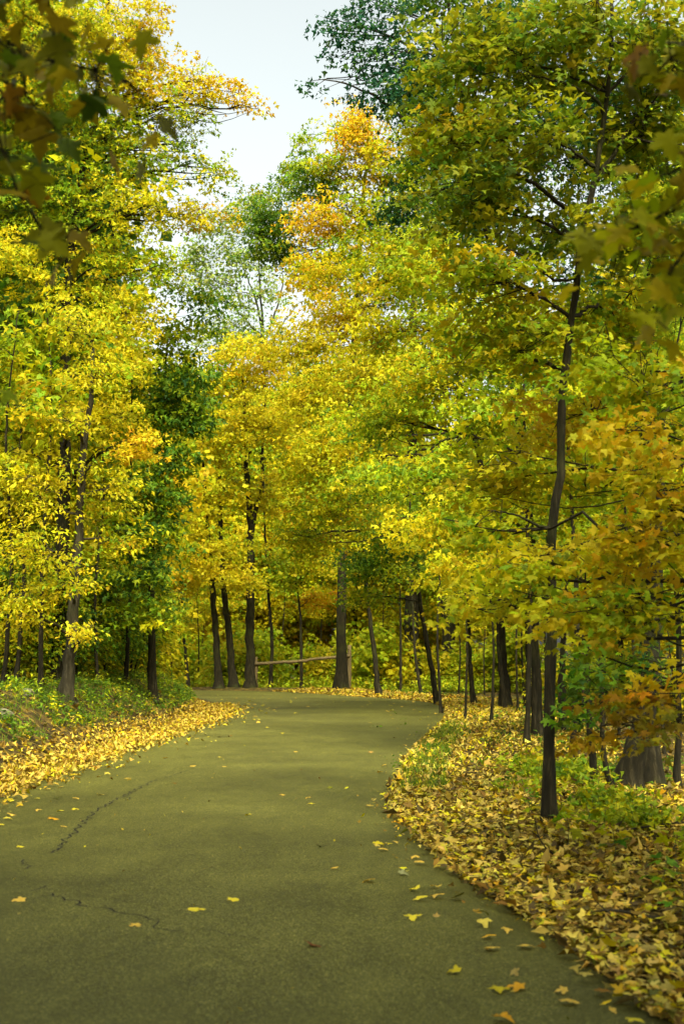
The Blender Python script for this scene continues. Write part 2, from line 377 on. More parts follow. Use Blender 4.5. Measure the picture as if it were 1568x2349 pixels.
# ------------------------------------------------------------------ tree builder
ODK = 1.5
class Lobe:
    def __init__(s, c, r, pal, od=1.5, limb=True): s.c = np.array(c, float); s.r = np.array(r, float); s.pal = pal; s.od = od; s.limb = limb
def LB(px, py, d, rx, rz, pal, od=1.5, ry=None, limb=True):
    k = d / FP
    return Lobe(P(px, py, d), (rx * k, ry if ry else .8 * (rx * k) + .3, rz * k), pal, od, limb)
def spray_leaves(lobe, axis_xy, ls, per, seed_flat=.55):
    area = math.pi * lobe.r[0] * lobe.r[2]
    nl = ODK * lobe.od * area / (.25 * ls * ls); ns = max(3, int(nl / per))
    u = nrm(R.normal(size=(ns, 3))) * (R.uniform(0, 1, (ns, 1)) ** .45) * np.clip(R.normal(1.02, .26, (ns, 1)), .5, 1.75)
    p = lobe.c + u * lobe.r * (1, 1, 1.25)
    out = p[:, :2] - axis_xy; out = nrm(np.column_stack([out, np.zeros(ns)])) + R.normal(0, .55, (ns, 3)) * (1, 1, .38)
    a = nrm(out); a[:, 2] += .08; a = nrm(a)
    sd = nrm(np.cross(a, (0, 0, 1)))
    L = ls * per ** .5 * R.uniform(1.1, 1.9, ns); W = L * R.uniform(.38, .6, ns)
    t = R.uniform(0, 1, (ns, per)); s = R.uniform(-1, 1, (ns, per)) * (1.05 - .55 * t)
    pos = (p[:, None] - a[:, None] * L[:, None, None] * .5 + a[:, None] * (t * L[:, None])[..., None] + sd[:, None] * (s * W[:, None])[..., None])
    pos[..., 2] += R.normal(0, .48 * ls, (ns, per)) - .22 * L[:, None] * t ** 2 - .10 * L[:, None] * np.abs(s)
    fw = a[:, None] * R.uniform(.2, 1, (ns, per, 1)) + sd[:, None] * (np.sign(s) * R.uniform(.2, 1, (ns, per)))[..., None] + R.normal(0, .3, (ns, per, 3))
    fw[..., 2] -= R.uniform(.0, .75, (ns, per))
    nn = R.normal(0, seed_flat, (ns, per, 3)) + (0, 0, 1)
    # each spray keeps to one hue of its palette, its leaves vary about it
    base = pick(lobe.pal, ns, .14)[:, None]; own = pick(lobe.pal, ns * per, .16).reshape(ns, per, 3)
    k = R.uniform(.0, .75, (ns, per, 1)); col = base * (1 - k) + own * k
    tips = p + a * L[:, None] * .45; tips[:, 2] -= .05 * L; roots = p - a * L[:, None] * .5
    return pos.reshape(-1, 3), fw.reshape(-1, 3), nn.reshape(-1, 3), col.reshape(-1, 3), roots, tips
LEAFMESH = {}
def leaf_object(parent, pos, fw, nn, size, col, mat=LEAF, shape='big', name='leaf'):
    key = (shape, mat.name, random.randrange(3), tuple((np.round(np.sqrt(np.array(col)) * 12) / 12) ** 2))
    if key not in LEAFMESH:
        SH['tmp'] = leaf_shape(shape, random.uniform(.1, .6), random.uniform(-.1, .4))
        v, t = SH['tmp']
        LEAFMESH[key] = mesh_np('leaf', v, t.ravel(), np.full(len(t), 3), mat, np.tile(np.clip(np.array(key[3]), .006, .85), (len(v), 1)))
    o = bpy.data.objects.new(name, LEAFMESH[key]); COL.objects.link(o)
    s, f, n = basis(np.array([fw], float), np.array([nn], float))
    M = Matrix(((s[0][0], f[0][0], n[0][0], pos[0]), (s[0][1], f[0][1], n[0][1], pos[1]), (s[0][2], f[0][2], n[0][2], pos[2]), (0, 0, 0, 1)))
    o.parent = parent; o.matrix_basis = M @ Matrix.Scale(float(size), 4)
    return o
def in_view(p):
    d = p[:, 1]; x = p[:, 0] / d; z = (p[:, 2] - EYE) / d
    return (d > 1) & (np.abs(x) < .235) & (z < .46) & (z > -.26)
def tree(name, label, cat, trunk, rad, lobes, shape='mid', ls=.12, per=16, bark=BARK, limbs=(), group=None, solo=0, sides=10, twig=.36, extra_trunks=(), rtop=None, matl=LEAF):
    """trunk: list of points; an Empty at its foot carries trunk, limbs, twigs and crown"""
    tp = resample(catmull(trunk, 8), 34); base = tp[0].copy()
    root = thing(name, label, cat, base, group)
    h = np.linspace(0, 1, len(tp)); rt = rtop if rtop else rad * .18
    rr = rad * (1 - h) ** .8 + rt; rr[:3] *= (1.75, 1.25, 1.08)
    tp[1:] += R.normal(0, rad * .12, (len(tp) - 1, 3)) * (1, 1, 0)
    tb = Tubes(); tb.add(tp, rr, sides, .08)
    link('trunk', tb.mesh('trunk', bark, base), root)
    for et, er in extra_trunks:
        e = resample(catmull(et, 8), 24); tb = Tubes(); tb.add(e, er * (1 - np.linspace(0, 1, 24)) ** .8 + er * .2, sides, .05)
        link('stem', tb.mesh('stem', bark, base), root)
    for lp, lr in limbs:
        e = resample(catmull(lp, 8), 22); tb = Tubes(); e[1:] += R.normal(0, lr * .3, (21, 3)); tb.add(e, lr * (1 - np.linspace(0, 1, 22)) ** .7 + lr * .15, 6, .04)
        link('limb', tb.mesh('limb', bark, base), root)
    tw = Tubes(); PO, FW, NN, CO = [], [], [], []
    for lo in lobes:
        k = int(np.argmin(np.linalg.norm(tp - lo.c, axis=1) + .25 * np.abs(tp[:, 2] - (lo.c[2] - .55 * np.linalg.norm(tp[:, :2] - lo.c[:2], axis=1)))))
        if lo.limb:
            at = tp[k]; v = lo.c - at; L = np.linalg.norm(v)
            far = lo.c + v * .25 * min(1, lo.r.max() / max(L, .1))
            mid = at + v * .5 + np.array([0, 0, .06 * L]) + R.normal(0, .04 * L, 3)
            e = resample(catmull([at, mid, lo.c, far], 6), 14); e[1:] += R.normal(0, .012 * L, (13, 3))
            lr = min(rr[k] * .55, .012 + .012 * L)
            tw.add(e, lr * (1 - np.linspace(0, 1, 14)) ** .8 + .004, 5)
        else: e = tp
        po, fw, nn, co, roots, tips = spray_leaves(lo, tp[k][:2], ls, per)
        # secondary boughs inside the lobe, twigs from them to the sprays
        nb = max(3, min(9, len(roots) // 12)); hub = lo.c + nrm(R.normal(size=(nb, 3))) * lo.r * R.uniform(.4, .75, (nb, 1))
        if lo.limb:
            for hcen in hub:
                st = e[R.integers(5, 12)]; mm = (st + hcen) / 2 + R.normal(0, .08, 3) * np.linalg.norm(hcen - st)
                b = resample(catmull([st, mm, hcen], 5), 8); tw.add(b, np.linspace(max(.006, lr * .4), .004, 8), 4)
        sel = R.uniform(size=len(roots)) < twig
        if sel.any():
            near = np.argmin(((roots[sel][:, None] - hub[None]) ** 2).sum(-1), 1)
            src = hub[near] * .55 + roots[sel] * .45 if not lo.limb else hub[near] + (roots[sel] - hub[near]) * R.uniform(0, .4, (sel.sum(), 1))
            tw.sticks(src, roots[sel], .006, .004); tw.sticks(roots[sel], tips[sel], .004, .002)
        PO.append(po); FW.append(fw); NN.append(nn); CO.append(co)
    if tw.n:
        link('branches', tw.mesh('branches', bark, base), root)['kind'] = 'stuff'
    if PO:
        PO, FW, NN, CO = map(np.vstack, (PO, FW, NN, CO)); SZ = ls * np.clip(R.normal(1, .22, len(PO)), .5, 1.5)
        keep = np.ones(len(PO), bool)
        if solo:
            dd = np.linalg.norm(PO - (0, 0, EYE), axis=1) / SZ; dd[~in_view(PO)] = 1e9
            for k in np.argsort(dd)[:solo]:
                if dd[k] < 1e8: leaf_object(root, PO[k] - base, FW[k], NN[k], SZ[k], CO[k], matl, 'big' if shape != 'oval' else 'oval'); keep[k] = False
        c = link('crown', leaves_mesh('crown', PO[keep] - base, FW[keep], NN[keep], SZ[keep], CO[keep], shape, matl), root); c['kind'] = 'stuff'
    return root
def copy_tree(root, loc, rotz, scale=1.0, label=None, group=None):
    r = root.copy(); COL.objects.link(r); r.location = loc; r.rotation_euler = (0, 0, rotz); r.scale = (scale,) * 3
    if label: r['label'] = label
    if group: r['group'] = group
    for ch in root.children:
        c = ch.copy(); COL.objects.link(c); c.parent = r
    return r
def onground(px, d, sink=.05):
    p = P(px, 1500, d); p[2] = ground(p[0], p[1]) - sink; return p
def TP(base, *pts): return [base] + [P(*p) for p in pts]

# ------------------------------------------------------------------ the right-hand young maple close to the road
b = onground(1253, 13.2)
tree('young_maple', 'slender dark-trunked young maple standing on the leafy verge right of the road', 'tree',
     TP(b, (1257, 1700, 13.2), (1265, 1480, 13.2), (1264, 1350, 13.2), (1264, 1215, 13.2), (1284, 1090, 13.2), (1285, 950, 13.2), (1304, 780, 13.2), (1322, 625, 13.2), (1340, 510, 13.2), (1366, 400, 13.2), (1385, 275, 13.2), (1398, 170, 13.2), (1404, -60, 13.3)), .045,
     [LB(1120, 120, 13.4, 200, 120, 'olive', 1.62), LB(1330, 60, 13.2, 170, 110, 'olive', 1.50), LB(1510, 120, 13.4, 130, 130, 'olive', 1.75), LB(1030, 290, 13.6, 130, 80, 'mixed', 1.38),
      LB(1200, 290, 12.9, 150, 90, 'olive', 1.50), LB(1480, 320, 13.6, 120, 110, 'olive', 1.62), LB(1100, 450, 13.2, 160, 80, 'olive', 1.50), LB(1230, 540, 14.4, 130, 80, 'olive', 1.25),
      LB(1450, 520, 12.9, 140, 110, 'olive', 1.50), LB(1130, 640, 13.2, 150, 75, 'mixed', 1.62), LB(1410, 720, 14.4, 150, 90, 'mixed', 1.62), LB(1170, 790, 13.6, 140, 80, 'mixed', 1.50)],
     'maple', .068, 22, BARK, solo=300,
     limbs=[([P(1342, 506, 13.2), P(1285, 470, 13.1), P(1238, 428, 13.0), P(1180, 395, 12.9), P(1110, 350, 12.8)], .024),
            ([P(1366, 415, 13.2), P(1420, 330, 13.2), P(1452, 275, 13.3), P(1510, 215, 13.4)], .026),
            ([P(1428, 315, 13.2), P(1490, 325, 13.1), P(1570, 332, 13.0)], .016),
            ([P(1383, 262, 13.2), P(1362, 225, 13.1), P(1285, 188, 13.0), P(1210, 172, 12.9)], .018),
            ([P(1392, 205, 13.2), P(1345, 163, 13.2), P(1280, 155, 13.1)], .014),
            ([P(1396, 210, 13.2), P(1440, 160, 13.3), P(1470, 90, 13.4)], .016),
            ([P(1320, 640, 13.2), P(1268, 640, 13.0), P(1190, 582, 12.9), P(1100, 568, 12.8)], .016),
            ([P(1370, 385, 13.2), P(1400, 400, 13.3), P(1470, 420, 13.5)], .012),
            ([P(1262, 1210, 13.2), P(1230, 1205, 13.1), P(1180, 1180, 13.0), P(1110, 1170, 12.9)], .014)], rtop=.012)

b = np.array([4.3, 11.2, ground(4.3, 11.2)])
tree('understory_maple', 'low yellow and orange maple reaching in from the right edge behind the verge', 'tree',
     [b, b + (-.1, 0, 2), b + (-.35, -.1, 4), b + (-.5, 0, 6.2)], .06,
     [LB(1460, 860, 11.5, 150, 80, 'mixed', 1.3), LB(1300, 950, 14.6, 160, 70, 'amber', 1.3), LB(1470, 1010, 10.6, 150, 75, 'amber', 1.3), LB(1350, 1100, 14.4, 170, 65, 'mixed', 1.3), LB(1500, 1180, 10.4, 120, 80, 'amber', 1.4),
      LB(1150, 1090, 14.2, 120, 70, 'yellow', 1.3), LB(1430, 1260, 11, 170, 60, 'amber', 1.4), LB(1190, 1310, 11.4, 130, 55, 'yellow', 1.4), LB(1090, 1370, 12, 90, 40, 'yellow', 1.4), LB(1330, 1390, 10.8, 130, 45, 'yellow', 1.5),
      LB(1470, 1380, 10.4, 120, 60, 'mixed', 1.4), LB(1380, 1460, 10.6, 140, 30, 'mixed', 1.0), LB(1130, 1220, 13.6, 120, 50, 'mixed', 1.2)],
     'maple', .068, 22, BARK, solo=300, limbs=[([b + (-.2, 0, 2.6), P(1480, 1390, 11), P(1300, 1382, 11), P(1170, 1350, 11.3)], .018)])
b = np.array([3.9, 9.9, ground(3.9, 9.9)])
tree('orange_sapling', 'orange-leaved sapling spreading a low spray under the right-hand maples', 'sapling',
     [b, b + (-.1, .1, .8), b + (-.3, .1, 1.5), b + (-.5, .2, 2.0)], .022,
     [LB(1440, 1590, 9.9, 120, 26, 'rust', 1.5), LB(1500, 1660, 9.8, 90, 24, 'rust', 1.4), LB(1390, 1680, 10.2, 90, 20, 'rust', 1.3), LB(1530, 1560, 9.9, 60, 30, 'amber', 1.3)], 'maple', .07, 18, BARK, solo=200)
b = np.array([3.4, 13.6, ground(3.4, 13.6)])
tree('green_sapling', 'green-leaved sapling in the shade behind the slender verge maple', 'sapling',
     [b, b + (-.1, 0, .7), b + (-.25, 0, 1.4), b + (-.3, 0, 1.9)], .02,
     [LB(1370, 1540, 13.4, 80, 36, 'green', 1.4), LB(1440, 1510, 13.8, 70, 30, 'green', 1.3), LB(1330, 1620, 13.2, 50, 40, 'green', 1.3)], 'maple', .075, 18, BARK, solo=120)

# ------------------------------------------------------------------ near boughs hanging into the top corners: every leaf its own piece
def near_tree(label, trunk, rad, boughs, bark=BARK):
    tp = resample(catmull(trunk, 8), 24); base = tp[0].copy()
    root = thing('roadside_maple', label, 'tree', base)
    tb = Tubes(); tb.add(tp, rad * (1 - np.linspace(0, 1, 24)) ** .7 + .03, 12, .05); link('trunk', tb.mesh('trunk', bark, base), root)
    for pts, r, n, spread, pal, size in boughs:
        e = resample(catmull([tp[-6]] + list(pts), 8), 30); tb = Tubes(); tb.add(e, np.linspace(r, .004, 30), 6, .04)
        a0 = int(30 * .45)
        for k in range(n):
            q = e[R.integers(a0, 30)] + R.normal(0, 1, 3) * np.array(spread); stem = q + nrm(R.normal(0, 1, 3)) * .05
            tb.add(np.array([e[np.argmin(np.linalg.norm(e - q, axis=1))], q + (0, 0, .03), q]), np.array([.003, .002, .0015]), 4)
            fw = R.normal(0, .8, 3); fw[2] = -abs(R.normal(.7, .4)); nn = np.array([R.normal(0, .5), -.5 + R.normal(0, .5), .8])
            leaf_object(root, q - base, fw, nn, size * R.uniform(.75, 1.25), pick(pal, 1)[0])
        link('limb', tb.mesh('limb', bark, base), root)
    return root
near_tree('nearest maple overhanging from the left, its large dark leaves hanging in the top corner', [(-3.9, 4.6, ground(-3.9, 4.6)), (-3.8, 4.6, 2.5), (-3.5, 4.7, 5.0), (-3.3, 4.8, 7.5)], .16,
    [([P(-80, 110, 4.8), P(60, 130, 4.7), P(180, 150, 4.7), P(300, 190, 4.8)], .02, 120, (.08, .25, .10), 'gloom', .115),
     ([P(-120, 60, 4.6), P(-20, 260, 4.5), P(30, 420, 4.5), P(80, 500, 4.6), P(140, 600, 4.6)], .018, 95, (.08, .25, .12), 'gloom', .115),
     ([P(-90, 20, 5.0), P(40, 30, 4.9), P(120, 70, 4.9)], .016, 50, (.1, .25, .09), 'gloom', .115),
     ([P(-160, 700, 4.6), P(-40, 860, 4.6), P(8, 930, 4.6)], .012, 36, (.035, .12, .085), 'yellow', .09)])
near_tree('nearest maple overhanging from the right, its large soft yellow leaves against the frame edge', [(3.4, 4.0, ground(3.4, 4.0)), (3.3, 4.1, 2.0), (3.0, 4.3, 4.0), (2.9, 4.4, 6.0)], .13,
    [([P(1700, 420, 4.9), P(1560, 470, 4.9), P(1470, 520, 4.9), P(1340, 540, 5.0)], .016, 100, (.09, .2, .055), 'soft', .115),
     ([P(1680, 500, 4.8), P(1580, 560, 4.8), P(1520, 660, 4.9), P(1500, 730, 4.9)], .014, 50, (.07, .2, .1), 'soft', .115),
     ([P(1700, 50, 5.0), P(1580, 100, 4.9), P(1500, 170, 4.9)], .014, 60, (.08, .2, .09), 'gloom', .115),
     ([P(1700, 300, 4.9), P(1600, 360, 4.9), P(1530, 400, 4.9)], .012, 50, (.08, .2, .06), 'soft', .115)])

b = np.array([5.7, 6.0, ground(5.7, 6.0)])  # out-of-frame maple, put in so its crown darkens the right verge
tree('roadside_maple', 'unseen maple added beside the near right verge to shade the leaf drift', 'tree', [b, b + (-.1, 0, 2.5), b + (-.3, .1, 5), b + (-.6, .2, 8.5)], .09,
     [Lobe((4.4, 6.6, 6.3), (1.7, 2.4, 1.1), 'ygreen', 1.6), Lobe((5.8, 8.2, 7.6), (1.9, 2.0, 1.1), 'mixed', 1.6), Lobe((4.0, 4.4, 7.8), (1.7, 2.0, 1.1), 'ygreen', 1.6), Lobe((5.4, 9.4, 5.6), (1.4, 1.6, .9), 'mixed', 1.4)], 'mid', .11, 22, BARK)
# ------------------------------------------------------------------ right-hand maples further back
b = onground(1232, 27.5)
tree('middle_maple', 'yellow-green maple with layered boughs behind the slender verge maple', 'tree',
     TP(b, (1226, 1500, 27.5), (1215, 1200, 27.3), (1190, 900, 27), (1180, 620, 27)), .09,
     [LB(960, 620, 27, 120, 80, 'mixed', 1.4), LB(1100, 740, 26, 150, 80, 'mixed', 1.3), LB(880, 760, 28, 110, 60, 'yellow', 1.5), LB(980, 880, 26, 150, 70, 'mixed', 1.5), LB(1130, 930, 25, 120, 70, 'mixed', 1.3), LB(860, 960, 27, 120, 55, 'ygreen', 1.4),
      LB(960, 1080, 25, 130, 55, 'ygreen', 1.5), LB(1090, 1150, 24, 110, 60, 'mixed', 1.3), LB(980, 1200, 24, 110, 50, 'yellow', 1.4), LB(1290, 900, 26, 150, 110, 'ygreen', 1.2), LB(1330, 1150, 26, 150, 90, 'ygreen', 1.2),
      LB(1480, 800, 26, 150, 150, 'ygreen', 1.2), LB(1480, 1250, 26, 150, 100, 'ygreen', 1.2), LB(1060, 1290, 23, 100, 45, 'yellow', 1.4)],
     'mid', .085, 24, BARK, solo=200)
b = onground(1158, 42)
tree('bend_maple', 'bright yellow maple sweeping its boughs over the right side of the bend', 'tree',
     TP(b, (1152, 1500, 42), (1120, 1150, 41), (1060, 900, 40), (1000, 650, 40)), .12,
     [LB(690, 790, 39, 100, 55, 'bright', 1.6), LB(780, 720, 40, 120, 55, 'amber', 1.6), LB(820, 860, 38, 130, 60, 'bright', 1.6), LB(700, 910, 38, 90, 50, 'bright', 1.5), LB(760, 1010, 37, 120, 55, 'yellow', 1.6), LB(860, 1090, 36, 120, 45, 'ygreen', 1.5),
      LB(740, 640, 42, 80, 50, 'amber', 1.5), LB(860, 640, 41, 110, 60, 'mixed', 1.5), LB(690, 1080, 39, 90, 45, 'yellow', 1.4), LB(780, 1160, 38, 110, 40, 'mixed', 1.5), LB(690, 1230, 40, 90, 40, 'mixed', 1.2), LB(920, 560, 41, 110, 70, 'mixed', 1.5)],
     'mid', .10, 24, BARK)
b = onground(1003, 47.5)
tree('leaning_tree', 'thin leaning tree with a green spray at the outer edge of the bend', 'tree',
     TP(b, (980, 1480, 47.5), (965, 1400, 47.5), (948, 1250, 47), (935, 1100, 47)), .085,
     [LB(850, 1290, 46, 100, 35, 'green', 1.4), LB(930, 1240, 45, 90, 40, 'green', 1.4), LB(880, 1190, 46, 110, 35, 'ygreen', 1.3), LB(830, 1370, 47, 70, 25, 'ygreen', 1.1), LB(1010, 1310, 44, 90, 35, 'ygreen', 1.2)], 'mid', .115, 20)
b = onground(781, 63)
tree('tall_maple', 'tall maple with an orange crown top and thick trunk by the fence post', 'tree',
     TP(b, (783, 1400, 63), (790, 1150, 63), (810, 800, 62), (830, 500, 60), (850, 250, 58)), .2,
     [LB(610, 500, 56, 80, 60, 'green', 1.8), LB(630, 570, 56, 85, 45, 'green', 1.7), LB(720, 430, 54, 75, 65, 'green', 1.5), LB(820, 300, 52, 60, 60, 'orange', 1.6), LB(860, 370, 52, 70, 60, 'amber', 1.5), LB(760, 380, 53, 60, 45, 'mixed', 1.4),
      LB(700, 310, 56, 30, 28, 'ygreen', 1.2), LB(670, 390, 56, 36, 40, 'ygreen', 1.3), LB(740, 500, 52, 80, 50, 'orange', 1.6), LB(700, 610, 52, 60, 35, 'amber', 1.5), LB(840, 500, 52, 100, 70, 'mixed', 1.6), LB(760, 590, 52, 90, 45, 'ygreen', 1.5),
      LB(950, 400, 52, 110, 90, 'ygreen', 1.6), LB(790, 300, 54, 50, 40, 'mixed', 1.3), LB(950, 240, 52, 80, 70, 'green', 1.4), LB(590, 470, 57, 40, 30, 'ygreen', 1.2)],
     'mid', .135, 20, BARK)
b = onground(943, 72)
tree('ivy_trunk_tree', 'thick dark trunk speckled with yellow leaves at the far right of the bend', 'tree',
     TP(b, (943, 1400, 72), (945, 1100, 72), (950, 700, 72), (960, 300, 72)), .33,
     [LB(900, 900, 68, 130, 90, 'ygreen', 1.4), LB(1020, 800, 70, 130, 110, 'ygreen', 1.4), LB(940, 1150, 66, 110, 60, 'ygreen', 1.3), LB(1050, 1000, 68, 110, 80, 'mixed', 1.3), LB(945, 1440, 71, 22, 90, 'yellow', .35, .5, False)], 'far', .2, 14)
b = onground(1030, 78)
tree('grey_trunk_tree', 'thick grey furrowed trunk standing back in the wood behind the leaning tree', 'tree',
     TP(b, (1025, 1400, 78), (1018, 1100, 78), (1010, 500, 78)), .36,
     [LB(1100, 1100, 74, 130, 90, 'ygreen', 1.3), LB(1000, 600, 76, 130, 130, 'green', 1.4), LB(1150, 800, 76, 130, 130, 'green', 1.4), LB(1100, 400, 76, 130, 130, 'green', 1.4)], 'far', .22, 14, BARKG)
b = onground(1215, 41)
tree('dark_oak', 'dark blue-green oak whose thin outer boughs reach into the sky gap', 'tree',
     TP(b, (1205, 1200, 40), (1160, 800, 38), (1090, 400, 35), (1040, 100, 34), (1010, -150, 34)), .11,
     [LB(850, 130, 33, 70, 50, 'teal', 0.86), LB(790, 70, 33, 55, 45, 'teal', 0.62), LB(900, 40, 33, 80, 60, 'teal', 0.86), LB(830, 0, 33, 70, 40, 'teal', 0.70), LB(760, 130, 33, 28, 24, 'teal', 0.55), LB(720, 195, 33, 26, 20, 'teal', 0.55), LB(745, 60, 33, 26, 24, 'teal', 0.47),
      LB(880, 210, 33, 90, 40, 'teal', 0.94), LB(970, 170, 34, 90, 80, 'dark', 1.4), LB(1000, 330, 34, 100, 70, 'dark', 1.3), LB(1000, -20, 34, 90, 70, 'green', 1.4), LB(1130, 80, 35, 130, 130, 'dark', 1.3), LB(1280, 250, 36, 160, 160, 'dark', 1.2), LB(1120, 480, 36, 120, 90, 'dark', 1.1), LB(920, 480, 35, 70, 50, 'dark', 1.0), LB(1450, 300, 36, 160, 200, 'dark', 1.2), LB(800, 200, 33, 40, 18, 'teal', 0.55),
      LB(1400, 650, 36, 180, 150, 'dark', 1.0)],
     'mid', .11, 18, BARK, limbs=[([P(1060, 420, 34), P(980, 330, 33.6), P(900, 250, 33.3), P(800, 195, 33), P(730, 180, 33)], .05), ([P(1050, 200, 34), P(960, 120, 33.6), P(860, 70, 33.2), P(740, 40, 33)], .04), ([P(1062, 380, 34), P(1000, 300, 33.6), P(960, 240, 33.5)], .06)])

# ------------------------------------------------------------------ left-hand trees
b = onground(134, 32)
tree('left_maple', 'tall dark-trunked maple on the left bank with an orange tip against the sky', 'tree',
     TP(b, (141, 1400, 32), (148, 1150, 32), (150, 900, 32), (156, 650, 32), (175, 500, 32), (205, 330, 32), (225, 230, 32), (242, 60, 32), (255, -160, 32)), .15,
     [LB(320, 70, 31, 90, 80, 'amber', 1.3), LB(200, 70, 30, 130, 100, 'yellow', 1.3), LB(60, 60, 31, 130, 100, 'mixed', 1.3), LB(330, 190, 31, 120, 60, 'amber', 1.4), LB(450, 185, 31, 80, 45, 'amber', 1.1), LB(545, 215, 31, 50, 32, 'orange', .9), LB(590, 250, 31, 22, 14, 'amber', .7),
      LB(410, 270, 31, 110, 40, 'ygreen', .8), LB(250, 300, 31, 110, 60, 'ygreen', 1.1), LB(100, 250, 31, 120, 80, 'mixed', 1.2), LB(350, 370, 31, 110, 40, 'ygreen', 1.0), LB(490, 385, 31, 75, 22, 'ygreen', .9), LB(110, 430, 31, 130, 80, 'ygreen', 1.0),
      LB(330, 470, 31, 140, 55, 'yellow', 1.1), LB(450, 490, 31, 70, 35, 'amber', .9), LB(60, 600, 30, 110, 80, 'yellow', 1.0), LB(250, 590, 31, 130, 60, 'mixed', 1.0), LB(380, 620, 31, 70, 50, 'ygreen', .8), LB(290, 720, 31, 110, 50, 'yellow', 1.1), LB(100, 760, 33.5, 130, 70, 'yellow', 1.1),
      LB(260, 830, 30, 100, 50, 'yellow', 1.2), LB(70, 900, 33.5, 110, 70, 'bright', 1.2), LB(230, 950, 30, 100, 50, 'bright', 1.2), LB(320, 1020, 29, 80, 32, 'orange', 1.3), LB(110, 1040, 33.5, 130, 60, 'bright', 1.2), LB(430, 330, 31, 50, 25, 'green', .6)],
     'mid', .08, 24, BARK,
     limbs=[([P(200, 345, 32), P(250, 322, 31.8), P(300, 330, 31.6), P(316, 390, 31.4)], .045), ([P(240, 120, 32), P(300, 105, 31.6), P(362, 85, 31.4)], .04), ([P(178, 500, 32), P(220, 480, 31.8), P(260, 530, 31.6), P(262, 600, 31.4), P(300, 650, 31.3)], .03), ([P(205, 330, 32), P(300, 270, 31.6), P(400, 235, 31.3), P(520, 262, 29)], .03)])
b = onground(153, 28)
tree('leaning_grey_tree', 'grey rough-barked trunk leaning right on the left bank before the dark-trunked maple', 'tree',
     TP(b, (165, 1450, 28), (172, 1340, 28), (184, 1180, 28), (190, 1060, 28), (203, 960, 28), (212, 865, 28), (215, 800, 28)), .10,
     [LB(60, 1130, 27.0, 110, 60, 'bright', 1.2), LB(250, 1120, 28.0, 90, 50, 'yellow', 1.0), LB(60, 1250, 26.0, 110, 60, 'yellow', 1.3), LB(150, 1330, 26.5, 90, 40, 'yellow', .8), LB(50, 1380, 26.0, 100, 50, 'yellow', 1.3), LB(185, 1445, 25.5, 55, 26, 'bright', 1.2), LB(270, 1240, 28.0, 80, 50, 'mixed', 1.0), LB(225, 850, 27, 90, 45, 'yellow', 1.0), LB(190, 730, 27, 90, 50, 'yellow', 1.0), LB(150, 960, 26.6, 80, 35, 'bright', .8), LB(215, 1060, 27, 60, 25, 'yellow', .8)],
     'oval', .09, 18, BARKG, solo=250, rtop=.03)
b = onground(352, 35)
tree('green_oak', 'dark green oak leaning over the left road edge', 'tree',
     TP(b, (348, 1450, 35), (350, 1200, 35), (370, 950, 35), (385, 780, 35)), .09,
     [LB(427, 860, 33.5, 75, 60, 'green', 1.96), LB(442, 950, 33.5, 59, 50, 'green', 1.96), LB(372, 930, 33.5, 64, 50, 'green', 1.68), LB(402, 1050, 33.5, 64, 45, 'green', 1.68), LB(352, 1120, 33.5, 86, 50, 'green', 1.96), LB(342, 1220, 33.5, 81, 50, 'green', 2.10), LB(302, 1180, 33.5, 75, 50, 'ygreen', 1.68), LB(312, 1310, 33.5, 75, 50, 'green', 1.96), LB(342, 1400, 33.5, 64, 40, 'ygreen', 1.68), LB(412, 760, 33.5, 64, 50, 'ygreen', 1.40), LB(452, 690, 33.5, 54, 50, 'green', 1.26)],
     'mid', .115, 20)

# ------------------------------------------------------------------ trees at the far side of the bend
def slim(label, px, d, pts, rad, lobes, bark=BARK, extra=(), **kw):
    return tree('slim_tree', label, 'tree', TP(onground(px, d), *[(a, c, d) for a, c in pts]), rad, lobes, 'far', .14, 18, bark, group='slim trees along the outside of the bend', extra_trunks=extra, **kw)
slim('forked dark trunk, tallest of the slim trees beyond the bend, beside the fence rail', 574, 68, [(574, 1400), (574, 1210), (566, 1090), (562, 980), (555, 820)], .20,
     [LB(570, 960, 66, 80, 60, 'bright', 1.30), LB(500, 880, 67, 80, 50, 'yellow', 1.30), LB(610, 840, 66, 70, 55, 'amber', 1.40), LB(540, 800, 67, 70, 40, 'bright', 1.30), LB(520, 1010, 66, 60, 45, 'yellow', 1.20), LB(640, 960, 65, 60, 50, 'bright', 1.30)], BARK,
     [([P(576, 1230, 68), P(586, 1170, 68), P(601, 1120, 68), P(602, 1020, 68), P(610, 900, 68)], .11)])
slim('straight dark trunk second left of the forked tree beyond the bend', 503, 67, [(495, 1450), (487, 1340), (477, 1220), (468, 1100), (460, 950)], .15,
     [LB(450, 1150, 66, 80, 55, 'yellow', 1.20), LB(470, 1030, 67, 70, 50, 'bright', 1.20), LB(410, 1260, 64, 70, 35, 'amber', 1.30), LB(420, 880, 68, 60, 60, 'mixed', 1.20)])
slim('bent dark trunk between the straight trunk and the forked tree beyond the bend', 537, 67.5, [(525, 1450), (514, 1350), (508, 1240), (503, 1100), (500, 950)], .16,
     [LB(520, 1250, 66, 80, 30, 'yellow', 1.30), LB(470, 1310, 65, 90, 26, 'bright', 1.40), LB(560, 1330, 66, 70, 22, 'bright', 1.30), LB(520, 1120, 67, 70, 45, 'yellow', 1.00)])
slim('thin crooked trunk left of the straight trunk beyond the bend', 433, 67, [(424, 1480), (414, 1420), (422, 1360), (436, 1300), (440, 1200)], .075, [LB(400, 1330, 66, 70, 30, 'amber', 1.30), LB(450, 1240, 66, 60, 40, 'yellow', 1.20)])
